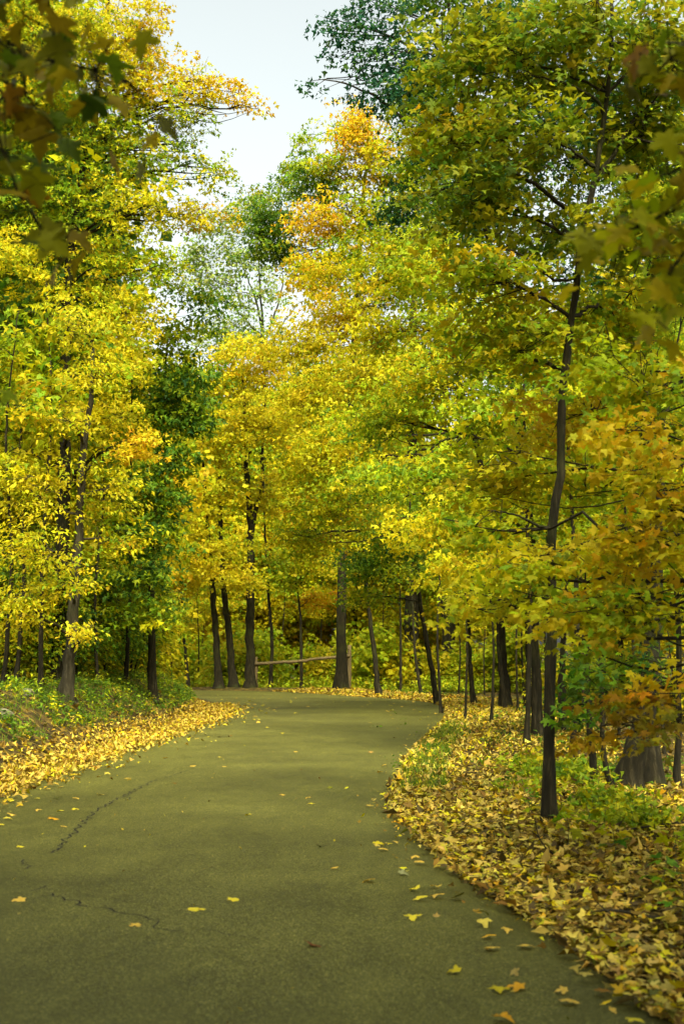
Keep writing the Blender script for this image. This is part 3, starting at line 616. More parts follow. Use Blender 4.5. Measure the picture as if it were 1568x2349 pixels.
slim('thin dark stem just right of the forked tree, behind the fence rail', 620, 69, [(624, 1480), (618, 1400), (612, 1300), (606, 1180), (604, 1050)], .085, [LB(650, 1280, 68, 60, 40, 'mixed', 1.00), LB(620, 1130, 68, 60, 50, 'yellow', 1.00)])
slim('thin dark stem rising through the middle of the fence rail', 692, 69, [(690, 1480), (688, 1400), (676, 1320), (672, 1230)], .08, [LB(720, 1290, 68, 80, 30, 'yellow', 1.30), LB(660, 1320, 68, 60, 28, 'ygreen', 1.20), LB(730, 1370, 70, 60, 30, 'orange', 1.00)])
slim('thin trunk leaning left in front of the thick trunk by the fence post', 868, 57, [(855, 1470), (843, 1380), (832, 1240), (826, 1120)], .095, [LB(800, 1230, 56, 90, 35, 'yellow', 1.30), LB(860, 1140, 56, 90, 40, 'yellow', 1.30), LB(780, 1120, 57, 80, 35, 'mixed', 1.30)])
slim('thin stem at the far left of the bend beside the dark green oak', 394, 68, [(393, 1500), (392, 1430), (400, 1350)], .05, [LB(380, 1420, 67, 60, 35, 'yellow', 1.20)])
slim('short thin trunk half hidden by the left bank foliage near the bend', 348, 60, [(348, 1480), (350, 1400), (345, 1300)], .07, [LB(350, 1390, 59, 60, 40, 'yellow', 1.20)])
slim('thin stem between the thick trunk by the fence and the dark speckled trunk', 918, 62, [(918, 1450), (916, 1330), (914, 1200)], .06, [LB(900, 1290, 61, 60, 30, 'mixed', 1.00)])
slim('dark stem right of the leaning tree near the bend', 1085, 45.5, [(1078, 1530), (1072, 1400), (1070, 1250)], .075, [LB(1080, 1360, 45, 90, 40, 'mixed', 1.20), LB(1150, 1300, 44, 90, 40, 'ygreen', 1.20)])
slim('dark stem midway between the leaning tree and the verge maple', 1156, 41, [(1150, 1560), (1142, 1480), (1140, 1350)], .07, [LB(1200, 1350, 40, 90, 50, 'ygreen', 1.20)])
slim('slim stem right beside the slender verge maple', 1288, 30, [(1288, 1560), (1292, 1450), (1300, 1300)], .08, [LB(1340, 1350, 30, 100, 60, 'ygreen', 1.20)])
slim('twisted thin stem close to the dark speckled trunk', 965, 58, [(952, 1500), (946, 1400), (944, 1300)], .06, [])

# the two thick leaning trunks low in the shade at the right
for label, px, d, pts, rad, lob in (
    ('thick leaning trunk low in the shade at the right edge', 1432, 16.6, [(1450, 1720), (1478, 1640), (1500, 1400), (1520, 1000)], .125, [LB(1560, 500, 17, 200, 200, 'ygreen', 1.2)]),
    ('thick upright trunk just behind the leaning one at the right edge', 1487, 17.6, [(1485, 1640), (1483, 1450), (1480, 1200), (1490, 700), (1500, 200)], .10, [LB(1480, 950, 18, 170, 140, 'ygreen', 1.2), LB(1600, 1200, 18, 150, 120, 'ygreen', 1.2)]),
    ('thin upright stem left of the two thick shaded trunks', 1358, 17.0, [(1350, 1640), (1345, 1500), (1340, 1300)], .04, [LB(1330, 1260, 17, 120, 50, 'mixed', 1.2)]),
    ('thinner stem touching the thick leaning trunk in the shade', 1400, 16.2, [(1385, 1740), (1378, 1600), (1370, 1400)], .03, [])):
    tree('shaded_tree', label, 'tree', TP(onground(px, d), *[(a, c, d) for a, c in pts]), rad, lob, 'mid', .09, 20, BARK, group='trees low in the right-hand shade')

# pale open tree against the sky
b = onground(610, 95)
tree('open_tree', 'pale thin-leaved tree with bare fine branches showing against the sky', 'tree',
     TP(b, (610, 1300, 95), (612, 1050, 95), (606, 850, 95), (600, 720, 95), (590, 560, 95)), .2,
     [LB(510, 540, 94, 60, 60, 'pale', .55), LB(570, 600, 94, 60, 60, 'pale', .5), LB(480, 640, 94, 60, 60, 'pale', .6), LB(540, 700, 94, 70, 60, 'pale', .5), LB(620, 660, 94, 60, 50, 'pale', .4), LB(500, 770, 94, 70, 50, 'pale', .9), LB(590, 780, 94, 80, 50, 'pale', .8), LB(560, 500, 94, 40, 40, 'pale', .6), LB(455, 590, 94, 45, 60, 'pale', .7)],
     'far', .2, 8, BARKG,
     limbs=[([P(606, 800, 95), P(590, 700, 95), P(560, 620, 95), P(545, 560, 95)], .09), ([P(606, 790, 95), P(630, 720, 95), P(650, 650, 95), P(640, 590, 95)], .08), ([P(604, 780, 95), P(560, 730, 95), P(520, 690, 95), P(480, 660, 95)], .07), ([P(610, 820, 95), P(650, 740, 95), P(690, 690, 95)], .07)], twig=.9)

# ------------------------------------------------------------------ wood behind: prototypes and copies
def proto(name, label, cat, H, rx, low, pals, ls, od, rad, n=12, shape='far'):
    lobes = []
    for k in range(n):
        t = (k + .5) / n; a = k * 2.4; z = H * (low + (1 - low) * t); rr = rx * (.55 + .45 * math.sin(math.pi * min(1, t * .9 + .15)))
        lobes.append(Lobe((math.cos(a) * rr * .5, math.sin(a) * rr * .5, z), (rr * .62, rr * .62, H * (1 - low) / n * 1.5), pals[k % len(pals)], od))
    return tree(name, label, cat, [(0, 0, -.1), (.1, .05, H * .3), (-.1, .1, H * .6), (0, 0, H * .97)], rad, lobes, shape, ls, 14, BARK, twig=.3, sides=8)
PR = [proto('wood_tree', 'x', 'tree', 17, 4.2, .22, ['yellow', 'mixed', 'bright'], .18, 1.15, .16, 14),
      proto('wood_tree', 'x', 'tree', 20, 4.6, .25, ['green', 'ygreen', 'mixed'], .18, 1.15, .18, 14),
      proto('wood_tree', 'x', 'tree', 11, 3.2, .16, ['bright', 'yellow', 'amber'], .18, 1.2, .10, 12),
      proto('wood_tree', 'x', 'tree', 15, 4.0, .3, ['ygreen', 'mixed', 'green'], .18, 1.15, .14, 13)]
HI = {0: 17, 1: 20, 2: 11, 3: 15}
used = [False] * 4; taken = []
def place(k, x, y, label, group, s=1.0):
    loc = (x, y, ground(x, y) - .1)
    if not used[k]:
        used[k] = True; o = PR[k]; o.location = loc; o.rotation_euler[2] = R.uniform(0, 6.3); o.scale = (s,) * 3; tag(o, label, None, group)
    else: o = copy_tree(PR[k], loc, R.uniform(0, 6.3), s, label, group)
    taken.append((x, y)); return o
KN = ['tall yellow tree', 'tall green tree', 'small bright yellow tree', 'yellow-green tree']
def scatter(n, x0, x1, y0, y1, where, mind, kinds, gap=True, smin=.85, smax=1.15):
    c = 0; tries = 0
    while c < n and tries < n * 60:
        tries += 1
        x, y = R.uniform(x0, x1), R.uniform(y0, y1)
        if any((x - a) ** 2 + (y - e) ** 2 < mind ** 2 for a, e in taken): continue
        dl, dr, ins = sides(np.array([[x, y]]))
        if ins[0] or min(dl[0], dr[0]) < 4.5: continue
        k = int(R.choice(kinds)); s = R.uniform(smin, smax)
        px = 784 + FP * x / y; top = 1503 - FP * (HI[k] * s - EYE) / y
        hw = 4.4 * s * FP / y
        if gap and px + hw > 400 and px - hw < 800 and top < 560: continue     # the road's opening to the sky stays open
        place(k, x, y, KN[k] + ' ' + where, 'wood ' + where, s); c += 1
scatter(17, -26, 30, 80, 102, 'deep in the wood beyond the bend', 4.2, [0, 1, 2, 2, 3])
scatter(22, -50, 55, 104, 150, 'at the far back of the wood', 5.0, [0, 1, 3])
scatter(12, -34, -13, 40, 62, 'up the bank behind the left-hand maples', 4.6, [0, 1, 2, 3])
scatter(12, 18, 50, 62, 112, 'far back on the right of the bend', 4.5, [0, 1, 3])
scatter(20, 10, 36, 24, 74, 'in the wood on the right of the road', 4.6, [0, 1, 3])
for px, d, k, s in ((-250, 40, 1, 1.25), (-60, 50, 0, 1.45), (120, 53, 3, 1.2), (-140, 34, 3, 1.2), (40, 44, 2, 1.2), (230, 50, 2, 1.1)):
    g = P(px, 1500, d); place(k, g[0], g[1], KN[k] + ' close behind the left-hand maples', 'wood close behind the left-hand maples', s)
for px, d, k, s in ((470, 98, 0, 1.35), (560, 104, 3, 1.5), (650, 96, 0, 1.3), (720, 100, 1, 1.2), (850, 92, 1, 1.15), (900, 100, 0, 1.3), (520, 88, 2, 1.3), (610, 86, 2, 1.2), (680, 86, 2, 1.2)):
    g = P(px, 1500, d); place(k, g[0], g[1], KN[k] + ' straight beyond the bend', 'wood straight beyond the bend', s)
# unseen trees added beside and behind the viewpoint to shade the near road
for x, y, k, s in ((-1.6, -9.5, 1, 1.1), (-4.4, -2.5, 1, 1.2), (-9.2, 2.4, 3, 1.1), (3.2, -14, 1, 1.2), (7.2, -3.2, 1, 1.05), (10.5, -12, 3, 1.1), (-6.5, -14, 1, 1.1), (-.5, -16, 3, 1.2), (13, -20, 1, 1.1), (5.2, 1.5, 3, .75)):
    place(k, x, y, KN[k] + ' added out of view to shade the near road', 'unseen shade trees added around the viewpoint', s)

# thin saplings among the trunks
SAP = tree('thin_sapling', 'x', 'sapling', [(0, 0, -.05), (.08, .03, 2), (-.06, .05, 4.2), (.1, 0, 6.2)], .035, [Lobe((.3, 0, 4.6), (.9, .9, .35), 'mixed', .9), Lobe((-.3, .2, 5.6), (.8, .8, .4), 'ygreen', .9), Lobe((.1, -.4, 3.6), (.8, .8, .25), 'yellow', .7)], 'mid', .11, 14, BARK, sides=6)
sp = [(1010, 40), (1050, 52), (1065, 36), (1110, 55), (1125, 33), (1185, 38), (1200, 48), (1205, 24), (1310, 22), (1335, 34), (1415, 30), (1450, 23), (1520, 26), (1545, 19), (1380, 40), (1250, 44), (880, 74), (860, 84), (735, 78), (650, 77), (545, 78), (465, 76), (455, 72), (410, 74), (40, 30), (95, 29), (225, 33), (10, 27), (290, 36)]
so_ = sorted(range(len(sp)), key=lambda k: sp[k][0])
for n_, k in enumerate(so_):
    px, d = sp[k]; g = P(px, 1500, d); loc = (g[0], g[1], ground(g[0], g[1]) - .05); lab = 'thin dark sapling ' + ('on the left bank' if px < 300 else 'behind the fence' if d > 70 else 'in the right-hand wood')
    sc_ = R.uniform(.75, 1.25) * (1.35 if px < 300 else 1)
    if n_ == 0: SAP.location = loc; SAP.scale = (sc_,) * 3; tag(SAP, lab, None, 'thin saplings among the trunks')
    else: copy_tree(SAP, loc, R.uniform(0, 6.3), sc_, lab, 'thin saplings among the trunks')

# undergrowth shrubs
def shrub_proto(pals, H, rx, ls, od, shape, n=7):
    lobes = [Lobe((math.cos(k * 2.4) * rx * .5 * R.uniform(.5, 1.1), math.sin(k * 2.4) * rx * .5, H * (.25 + .65 * k / n)), (rx * .55, rx * .55, H * .2), pals[k % len(pals)], od) for k in range(n)]
    return tree('shrub', 'x', 'shrub', [(0, 0, -.05), (.05, 0, H * .4), (0, .05, H * .9)], .03, lobes, shape, ls, 12, BARK, sides=5, twig=.6,
                extra_trunks=[([(.05, 0, 0), (.3 * rx, .1, H * .4), (.5 * rx, .2, H * .8)], .02), ([(-.05, 0, 0), (-.3 * rx, -.1, H * .4), (-.45 * rx, .2, H * .75)], .02)])
SHR = [shrub_proto(['lime', 'bright', 'lime'], 2.6, 1.3, .16, 1.3, 'far'), shrub_proto(['lime', 'ygreen', 'bright'], 2.2, 1.2, .16, 1.3, 'far'), shrub_proto(['yellow', 'mixed', 'green'], 3.0, 1.2, .11, 1.2, 'oval', 9), shrub_proto(['green', 'ygreen', 'yellow'], 2.2, 1.1, .10, 1.3, 'oval', 8)]
su = [False] * 4
def put_shrub(k, x, y, label, group, s=1.0):
    loc = (x, y, ground(x, y) - .03)
    if not su[k]: su[k] = True; o = SHR[k]; o.location = loc; o.scale = (s,) * 3; o.rotation_euler[2] = R.uniform(0, 6.3); tag(o, label, None, group)
    else: o = copy_tree(SHR[k], loc, R.uniform(0, 6.3), s, label, group)
for k in range(26):
    x = R.uniform(-13, 12); y = R.uniform(70.6, 77)
    put_shrub(int(R.integers(0, 2)), x, y, 'bright yellow-green bush behind the fence', 'bushes beyond the bend', R.uniform(.8, 1.4))
for px, d in ((20, 31), (90, 32), (170, 34), (240, 37), (60, 36), (300, 40), (130, 38), (230, 42), (0, 36), (330, 44), (-40, 31), (270, 45), (180, 42), (10, 42), (100, 44)):
    p = onground(px, d); put_shrub(2 if R.uniform() < .65 else 3, p[0], p[1], 'leafy yellow and green bush crowding the left bank', 'bushes on the left bank', R.uniform(.8, 1.3))
for k in range(16):
    x = R.uniform(4.2, 16); y = R.uniform(18, 62)
    if x < 4 + max(0, (y - 30) * .12): x += 3
    put_shrub(3, x, y, 'dull green low bush on the shaded floor of the right-hand wood', 'bushes in the right-hand wood', R.uniform(.5, .9))

# ------------------------------------------------------------------ fence beyond the bend
fz = 68.3
def fpt(px, py, d=fz): return P(px, py, d)
fen = thing('rail_fence', 'weathered single-rail wooden fence with two posts beyond the bend', 'fence', fpt(587, 1583))
o0 = np.array(fen.location)
def timber(name, a, c, r, sides=8):
    tb = Tubes(); e = resample(np.array([a, c]), 12); e[1:-1] += R.normal(0, r * .18, (10, 3)); tb.add(e, r * (1 + .08 * np.sin(np.arange(12) * 1.7)), sides, .05); link(name, tb.mesh(name, WOOD, o0), fen)
for px, t in ((587, 1507), (801, 1480)):
    p = fpt(px, t); gz_ = ground(p[0], p[1]); timber('post', (p[0], p[1], gz_ - .1), p, .10)
timber('rail', fpt(566, 1524, fz - .13), fpt(700, 1516, fz - .13), .075); timber('rail', fpt(690, 1516, fz - .16), fpt(803, 1504, fz - .13), .07)

# ------------------------------------------------------------------ fallen leaves on the asphalt, one by one
ROADLEAF = []
def fallen(px, py, col, size, label, group, z=.022):
    p = G(px, py, z); p[2] = z + size * .05
    fw = np.append(nrm(R.normal(0, 1, 2)), R.normal(.0, .06)); nn = R.normal(0, .16, 3) + (0, 0, 1)
    o = leaf_object(None, p, fw, nn, size, np.array(col), DRY, 'big', 'fallen_leaf'); tag(o, label, 'leaf', group)
A6 = lambda x, y: (.5 * x, 1503 + .5 * y)
A7 = lambda x, y: (784.5 + .5 * x, 1503 + .5 * y)
special = [
    (A6(1435, 1337), (.20, .04, .015), .12, 'curled red-brown leaf alone in the middle of the near asphalt'),
    (A6(1482, 880), (.02, .018, .01), .10, 'dark blackish leaf curled on the bare middle of the road'),
    (A6(885, 1162), YB, .15, 'large pale yellow maple leaf with a long stalk left of centre on the near asphalt'),
    (A6(1058, 1126), YB, .12, 'flat yellow leaf just right of the large pale maple leaf'),
    (A6(640, 1236), PA, .10, 'folded pale leaf beside the long crack in the asphalt'),
    (A6(115, 1124), PA, .13, 'long tan leaf near the left end of the crack'),
    (A6(1150, 733), YB, .10, 'single bright yellow leaf standing up on the middle of the road'),
    (A6(235, 748), OR, .15, 'large orange-tan leaf on the asphalt near the left leaf drift'),
    (A7(832, 1520), OR, .13, 'star-shaped orange maple leaf on the near asphalt at the right'),
    (A7(712, 1524), Y, .11, 'thin yellow maple leaf just left of the star-shaped orange leaf'),
    (A7(697, 1664), OR, .12, 'orange-yellow leaf at the very bottom of the picture'),
    (A7(1308, 1667), YB, .10, 'bright yellow leaf at the bottom right corner of the asphalt'),
    (A7(320, 1197), YB, .12, 'bright yellow leaf on the asphalt left of the widening right verge'),
    (A7(440, 1099), PA, .12, 'long pale leaf closest to the right verge edge midway down'),
    (A7(143, 1031), PA, .13, 'wide pale yellow leaf alone below the narrowest part of the road'),
    (A7(143, 863), Y, .12, 'arched yellow leaf above its smaller pale neighbour near the right verge'),
    (A7(170, 888), PA, .10, 'small pale leaf just below the arched yellow leaf'),
    (A7(258, 998), (.28, .24, .12), .10, 'greyish curled leaf near the right verge'),
    (A7(700, 1346), PA, .11, 'squarish pale leaf on the near asphalt in front of the right verge'),
    (A7(540, 1452), Y, .10, 'small yellow leaf near the bottom centre right'),
    (A7(230, 770), OR, .12, 'orange leaf touching the right road edge at its narrowest'),
    (A7(1162, 1543), BR, .10, 'brownish curled leaf close to the bottom right verge'),
    (A7(1243, 1569), Y, .11, 'thin yellow leaf close to the bottom right verge')]
for (px, py), c, s, lab in special: fallen(px, py, c, s * .82, lab, 'fallen leaves on the asphalt')
L1 = [(1545, 977), (1283, 640), (1523, 607), (1423, 652), (1423, 680), (795, 587), (455, 640), (345, 703), (265, 714), (280, 785), (165, 657), (120, 635), (340, 655), (105, 688), (65, 667), (45, 728), (178, 708), (290, 603), (585, 566), (460, 555), (500, 540), (550, 513), (1025, 510), (880, 508), (1007, 467), (1348, 443), (765, 470), (1010, 375), (1225, 330), (1290, 358), (90, 875), (20, 752), (230, 614), (420, 520), (640, 490), (960, 375), (910, 382), (1060, 372), (600, 570), (7, 775)]
L2 = [(130, 692), (240, 855), (405, 1058), (358, 1118), (345, 1075), (340, 920), (340, 952), (270, 832), (668, 1290), (1025, 1590), (1030, 1535), (855, 1335), (750, 1252), (180, 535), (200, 503), (122, 445), (303, 385), (285, 412), (235, 377), (215, 258), (225, 275), (235, 290), (125, 310), (240, 540), (365, 295), (400, 320), (330, 250), (160, 205), (90, 235), (300, 218), (420, 262)]
for fn, L in ((A6, L1), (A7, L2)):
    for x, y in L:
        px, py = fn(x, y); near = py > 1900
        col = pick('litter', 1)[0] if R.uniform() < .35 else np.array(PA if R.uniform() < .6 else YB)
        fallen(px, py, col, R.uniform(.06, .095), 'pale yellow leaf lying on the bare asphalt ' + ('in the near road' if near else 'towards the bend'), 'fallen leaves on the asphalt')
for k in range(70):
    t = R.uniform(0, 1); px, py = (R.uniform(500, 620), R.uniform(1600, 1665)) if t < .5 else (R.uniform(540, 1010), R.uniform(1592, 1640))
    g = G(px, py)
    if inside(g[None, :2])[0]: fallen(px, py, np.array(PA if R.uniform() < .5 else YB), R.uniform(.08, .12), 'small pale leaf scattered on the asphalt around the bend', 'fallen leaves around the bend')
for k in range(60):
    i = R.integers(20, 300); a = LE[i] + (RE[i] - LE[i]) * abs(R.normal(0, .08)) + (.06, 0); d = a[1]
    if d < 12 or d > 45: continue
    o = leaf_object(None, np.array((a[0], a[1], .03)), np.append(R.normal(0, 1, 2), 0), R.normal(0, .2, 3) + (0, 0, 1), R.uniform(.07, .12), pick('litter', 1)[0], DRY, 'big', 'fallen_leaf')
    tag(o, 'yellow leaf strayed onto the asphalt from the left leaf drift', 'leaf', 'leaves along the left road edge')

# ------------------------------------------------------------------ leaf litter
def litter(name, label, q, size, pal, shape, lift=.05, solo=0, tilt=.34):
    N = len(q); z = hgt(q) + R.uniform(.005, lift, N)
    ins = inside(q); z[ins] = R.uniform(.028, .05, ins.sum())
    pos = np.column_stack([q, z]); fw = np.column_stack([R.normal(0, 1, (N, 2)), R.normal(0, .3, N)]); nn = R.normal(0, tilt, (N, 3)) + (0, 0, 1)
    col = pick(pal, N, .2); sz = size * np.clip(np.exp(R.normal(0, .33, N)), .4, 2.0)
    keep = np.ones(N, bool)
    if solo:
        dd = np.linalg.norm(pos - (0, 0, EYE), axis=1) + 100 * ~in_view(pos)
        for k in np.argsort(dd)[:solo]:
            o = leaf_object(None, pos[k], fw[k], nn[k], sz[k], col[k], DRY, 'big', 'fallen_leaf'); keep[k] = False
            tag(o, 'fallen leaf in the drift on the nearest stretch of the right verge', 'leaf', 'leaves drifted on the near right verge')
    o = link(name, leaves_mesh(name, pos[keep], fw[keep], nn[keep], sz[keep], col[keep], shape, DRY, 1.5)); tag(o, label, 'leaves', None, 'stuff')
def along(edge, other, i0, i1, n, off):
    i = R.uniform(i0, i1, n); k = i.astype(int); p = edge[k] + (edge[np.minimum(k + 1, len(edge) - 1)] - edge[k]) * (i - k)[:, None]
    t = nrm(edge[np.minimum(k + 3, len(edge) - 1)] - edge[np.maximum(k - 3, 0)]); s = np.column_stack([-t[:, 1], t[:, 0]])
    return p + s * off[:, None]
sg = np.cumsum(np.r_[0, np.linalg.norm(np.diff(RE, axis=0), axis=1)]); iy = lambda e, y: int(np.argmax(e[:, 1] > y))
# right verge: positive offsets lie outside the road
def offs(n, a, b_, pw=1.0): return a + (b_ - a) * R.uniform(0, 1, n) ** pw
q1 = along(RE, LE, iy(RE, 4.5), iy(RE, 17), 15000, -np.where(R.uniform(size=15000) < .006, -np.abs(R.normal(0, .22, 15000)), offs(15000, .0, 3.0, 1.25)))
q2 = along(RE, LE, iy(RE, 15), iy(RE, 48), 13000, -offs(13000, -.05, 3.6, 1.2))
q3 = along(RE, LE, iy(RE, 42), iy(RE, 64), 5000, -offs(5000, -.05, 3.0, 1.0))
litter('leaf_litter', 'thick yellow and brown leaf drift on the right-hand verge', q1, .05, 'litter', 'maple', .07, 130)
q7 = along(RE, LE, iy(RE, 4.5), iy(RE, 17), 9000, -offs(9000, -.05, 3.4, 1.1))
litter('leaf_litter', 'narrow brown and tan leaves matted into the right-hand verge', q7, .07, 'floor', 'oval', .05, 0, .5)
litter('leaf_litter', 'yellow leaf carpet on the right-hand verge inside the bend', q2, .072, 'litter', 'mid', .06)
litter('leaf_litter', 'leaf drift along the outer edge of the far bend', q3, .11, 'drift', 'mid', .05)
n = 14000; q4 = np.column_stack([R.uniform(1.5, 14, n), R.uniform(7, 60, n) ** 1.0])
dl, dr, ins = sides(q4); q4 = q4[~ins & (dr > 1.2)]
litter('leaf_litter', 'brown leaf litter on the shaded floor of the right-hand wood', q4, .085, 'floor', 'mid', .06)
q5 = along(LE, RE, iy(LE, 11), iy(LE, 47), 16000, R.normal(.38, .34, 16000))
litter('leaf_litter', 'pale yellow leaf drift along the left road edge', q5, .062, 'drift', 'mid', .06)
q6 = along(LE, RE, iy(LE, 11), iy(LE, 56), 6000, offs(6000, .8, 6))
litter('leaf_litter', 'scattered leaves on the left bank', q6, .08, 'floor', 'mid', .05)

n = 1500; t_ = R.uniform(0, 1, n); i_ = R.integers(40, 330, n); t_ = np.where(R.uniform(size=n) < .6, np.abs(R.normal(0, .1, n)), t_); t_ = np.where(R.uniform(size=n) < .35, 1 - np.abs(R.normal(0, .03, n)), t_)
t_ = np.clip(t_, .01, .99); qc = LE[i_] * (1 - t_)[:, None] + RE[i_] * t_[:, None]
litter('leaf_crumbs', 'crushed leaf bits strewn thinly over the asphalt', qc, .022, 'litter', 'oval', .03, 0, .2)
# ------------------------------------------------------------------ ground plants
def plants(name, label, q, hmax, ls, pal, per=7, shape='oval'):
    N = len(q); z = hgt(q); base = np.column_stack([q, z])
    k = np.repeat(np.arange(N), per); hh = hmax * R.uniform(.35, 1, N)
    pos = base[k] + np.column_stack([R.normal(0, .07, (N * per, 2)), hh[k] * R.uniform(.3, 1, N * per)])
    fw = R.normal(0, 1, (N * per, 3)) * (1, 1, .35); nn = R.normal(0, .4, (N * per, 3)) + (0, 0, 1)
    cb = pick(pal, N)[k] * .6 + pick(pal, N * per) * .4
    sz = ls * np.clip(R.normal(1, .25, N * per), .5, 1.6)
    o = link(name, leaves_mesh(name, pos, fw, nn, sz, cb, shape, HERB)); tag(o, label, 'plants', None, 'stuff')
    tb = Tubes(); top = base + np.column_stack([R.normal(0, .03, (N, 2)), hh]); tb.sticks(base, top, .003, .0015)
    link('stems', tb.mesh('stems', HERBSTEM, smooth=False), o)['kind'] = 'stuff'
HERBSTEM = mat_plain('green_stem', (.05, .06, .015), (.09, .10, .03), 30)
ql = along(LE, RE, iy(LE, 12), iy(LE, 56), 5200, offs(5200, 1.1, 4.6, 1.1)); ql = ql[wob(ql[:, 0], ql[:, 1], 1.7) > -.15]
plants('ground_cover', 'low green ground cover on the left bank behind the leaf drift', ql, .2, .07, 'herb', 8)
ql = along(LE, RE, iy(LE, 12), iy(LE, 56), 1500, offs(1500, 1.0, 6)); plants('ground_cover', 'yellow-green weeds dotted over the left bank', ql, .4, .08, 'ygreen', 8)
qr = along(RE, LE, iy(RE, 6), iy(RE, 20), 1500, -R.normal(2.0, .27, 1500)); qr = qr[wob(qr[:, 0], qr[:, 1], 1.9) > .1]
plants('ground_cover', 'yellow-green seedlings growing along the back of the right verge', qr, .26, .08, 'ygreen', 6, 'mid')
qr = along(RE, LE, iy(RE, 18), iy(RE, 60), 1300, -R.normal(2.6, 1.2, 1300)); qr = qr[wob(qr[:, 0], qr[:, 1], 1.3) > -.1]
plants('ground_cover', 'patchy green ground cover on the verge inside the bend', qr, .2, .07, 'herb', 6)
qf = np.column_stack([R.uniform(-12, 14, 2600), R.uniform(68, 80, 2600)]); dl, dr, ins = sides(qf); qf = qf[(dr > .8) & ~ins]
plants('undergrowth', 'bright yellow-green undergrowth behind the fence', qf, .9, .17, 'lime', 8)
# grass blades at the road edge
def grass(label, q, h):
    N = len(q); per = 9; k = np.repeat(np.arange(N), per); base = np.column_stack([q, hgt(q)])[k] + R.normal(0, .035, (N * per, 3)) * (1, 1, 0)
    up = np.column_stack([R.normal(0, .35, (N * per, 2)), np.ones(N * per)]); up = nrm(up); sd = nrm(np.cross(up, R.normal(size=up.shape))); H = h * R.uniform(.4, 1, N * per)[:, None]
    v = np.stack([base - sd * .004, base + sd * .004, base + up * H * .6 + sd * .003, base + up * H + R.normal(0, .02, up.shape), base + up * H * .6 - sd * .003], 1)
    t = np.array([(0, 1, 2), (0, 2, 4), (4, 2, 3)]); T = (t[None] + (np.arange(N * per) * 5)[:, None, None]).reshape(-1)
    o = link('grass', mesh_np('grass', v.reshape(-1, 3), T, np.full(N * per * 3, 3), HERB, np.repeat(pick('green', N * per) * .9 + np.array(OL) * .2, 5, 0))); tag(o, label, 'grass', None, 'stuff')
grass('short green grass fringing the right road edge inside the bend', along(RE, LE, iy(RE, 17), iy(RE, 34), 420, -offs(420, .05, .6)), .16)
grass('grass tufts among the weeds of the left bank', along(LE, RE, iy(LE, 12), iy(LE, 48), 900, offs(900, 1.0, 3.5)), .22)

# seedlings standing in the drift near the right edge
for k, (px, py) in enumerate(((1300, 1960), (1405, 2000), (1500, 2070), (1545, 2010), (1210, 1900), (1350, 1930), (1150, 1830), (1560, 2140))):
    g = G(px, py); g[2] = ground(g[0], g[1]); r_ = thing('seedling', 'yellow-green maple seedling in the right-hand leaf drift', 'seedling', g, 'maple seedlings on the right verge')
    tb = Tubes(); tip = np.array((R.normal(0, .05), R.normal(0, .05), R.uniform(.18, .34))); tb.add(catmull([(0, 0, 0), tip * .5 + (.02, 0, 0), tip], 4), np.linspace(.004, .002, 9), 5); link('stem', tb.mesh('stem', HERBSTEM), r_)
    for j in range(9):
        a = R.uniform(0, 6.3); fw = np.array((math.cos(a), math.sin(a), R.uniform(-.3, .3))); t = R.uniform(.4, 1)
        leaf_object(r_, tip * t + fw * .05, fw, R.normal(0, .3, 3) + (0, 0, 1), R.uniform(.08, .12), pick('ygreen', 1)[0], LEAF)
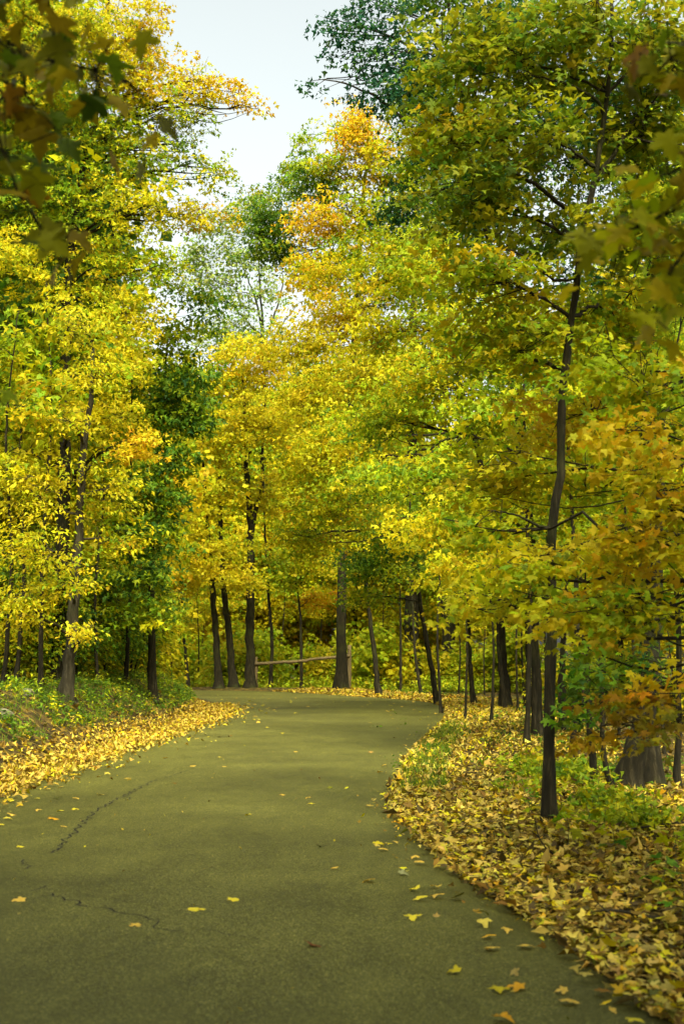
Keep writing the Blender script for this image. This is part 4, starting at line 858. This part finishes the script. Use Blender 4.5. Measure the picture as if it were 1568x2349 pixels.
# bare twig arching out of the verge
g = G(1288, 1978); g[2] = ground(g[0], g[1])
tb = Tubes(); tb.add(catmull([(0, 0, 0), (-.1, 0, .06), (-.17, .05, .16), (-.2, .06, .30)], 5), np.linspace(.009, .004, 16), 6); tb.add(catmull([(-.17, .05, .16), (-.22, .05, .2), (-.25, .02, .22)], 4), np.linspace(.005, .002, 9), 5)
tag(link('dead_twig', tb.mesh('dead_twig', BARK), None, tuple(g)), 'bare dark twig arching out of the leaf drift below the verge maple', 'twig')
for px, py, L, a, lab in ((1500, 1940, .9, .4, 'long dead stick on the shaded floor below the thick leaning trunk'), (1350, 1860, .6, 2.4, 'short dead stick behind the slender verge maple'), (1120, 1760, .5, 1.0, 'short stick lying in the leaves inside the bend'), (1440, 2120, .45, 2.8, 'small stick lying across the near leaf drift'), (1180, 1690, .8, .2, 'pale stick on the wood floor right of the bend')):
    g = G(px, py); g[2] = ground(g[0], g[1]) + .05; tb = Tubes(); c_ = np.array((math.cos(a), math.sin(a), .05)); tb.add(catmull([-c_ * L / 2, c_ * .1 + (.03, .02, .02), c_ * L / 2], 5), np.linspace(.013, .005, 10), 6, .08)
    tb.add(catmull([c_ * .1, c_ * .25 + (.06, -.05, .06), c_ * .35 + (.12, -.12, .1)], 4), np.linspace(.006, .002, 9), 5)
    tag(link('fallen_stick', tb.mesh('fallen_stick', BARKG), None, tuple(g)), lab, 'stick')
# stones at the left road edge
def stone(px, py, s, label):
    import bmesh
    bm = bmesh.new(); bmesh.ops.create_icosphere(bm, subdivisions=3, radius=1)
    for v in bm.verts:
        c = v.co; k = 1 + .18 * math.sin(c.x * 3 + px) + .14 * math.cos(c.y * 4 + c.z * 3) + random.uniform(-.03, .03); v.co = (c.x * s * 1.3 * k, c.y * s * k, c.z * s * .75 * k)
    me = bpy.data.meshes.new('stone'); bm.to_mesh(me); bm.free(); me.materials.append(STONE)
    g = G(px, py); g[2] = ground(g[0], g[1]) + s * .3; o = link('stone', me, None, tuple(g)); tag(o, label, 'stone', 'stones on the left bank')
stone(57, 1712, .11, 'pale rounded stone, largest on the left bank above the leaf drift')
stone(8, 1735, .14, 'grey stone half buried at the left edge of the bank')
stone(140, 1700, .07, 'small grey stone in the weeds right of the pale stone')

# tell look-alikes apart by their order across the view
ORD = 'first second third fourth fifth sixth seventh eighth ninth tenth eleventh twelfth thirteenth fourteenth fifteenth sixteenth seventeenth eighteenth nineteenth twentieth'.split()
ORD += ['twenty-' + w_ for w_ in ORD[:9]] + ['thirtieth']
for grp in ('bushes on the left bank', 'bushes beyond the bend', 'maple seedlings on the right verge', 'wood close behind the left-hand maples', 'thin saplings among the trunks', 'wood straight beyond the bend', 'wood up the bank behind the left-hand maples'):
    al = [o for o in COL.objects if o.get('group') == grp]
    for lab in {o['label'] for o in al}:
        os_ = sorted([o for o in al if o['label'] == lab], key=lambda o: o.location[0] / o.location[1])
        if len(os_) > 1:
            for k, o in enumerate(os_): o['label'] = lab + ', ' + ORD[k] + ' from the left'
#print('TRIS', sum(sum(len(q.vertices) - 2 for q in m.polygons) for m in bpy.data.meshes))
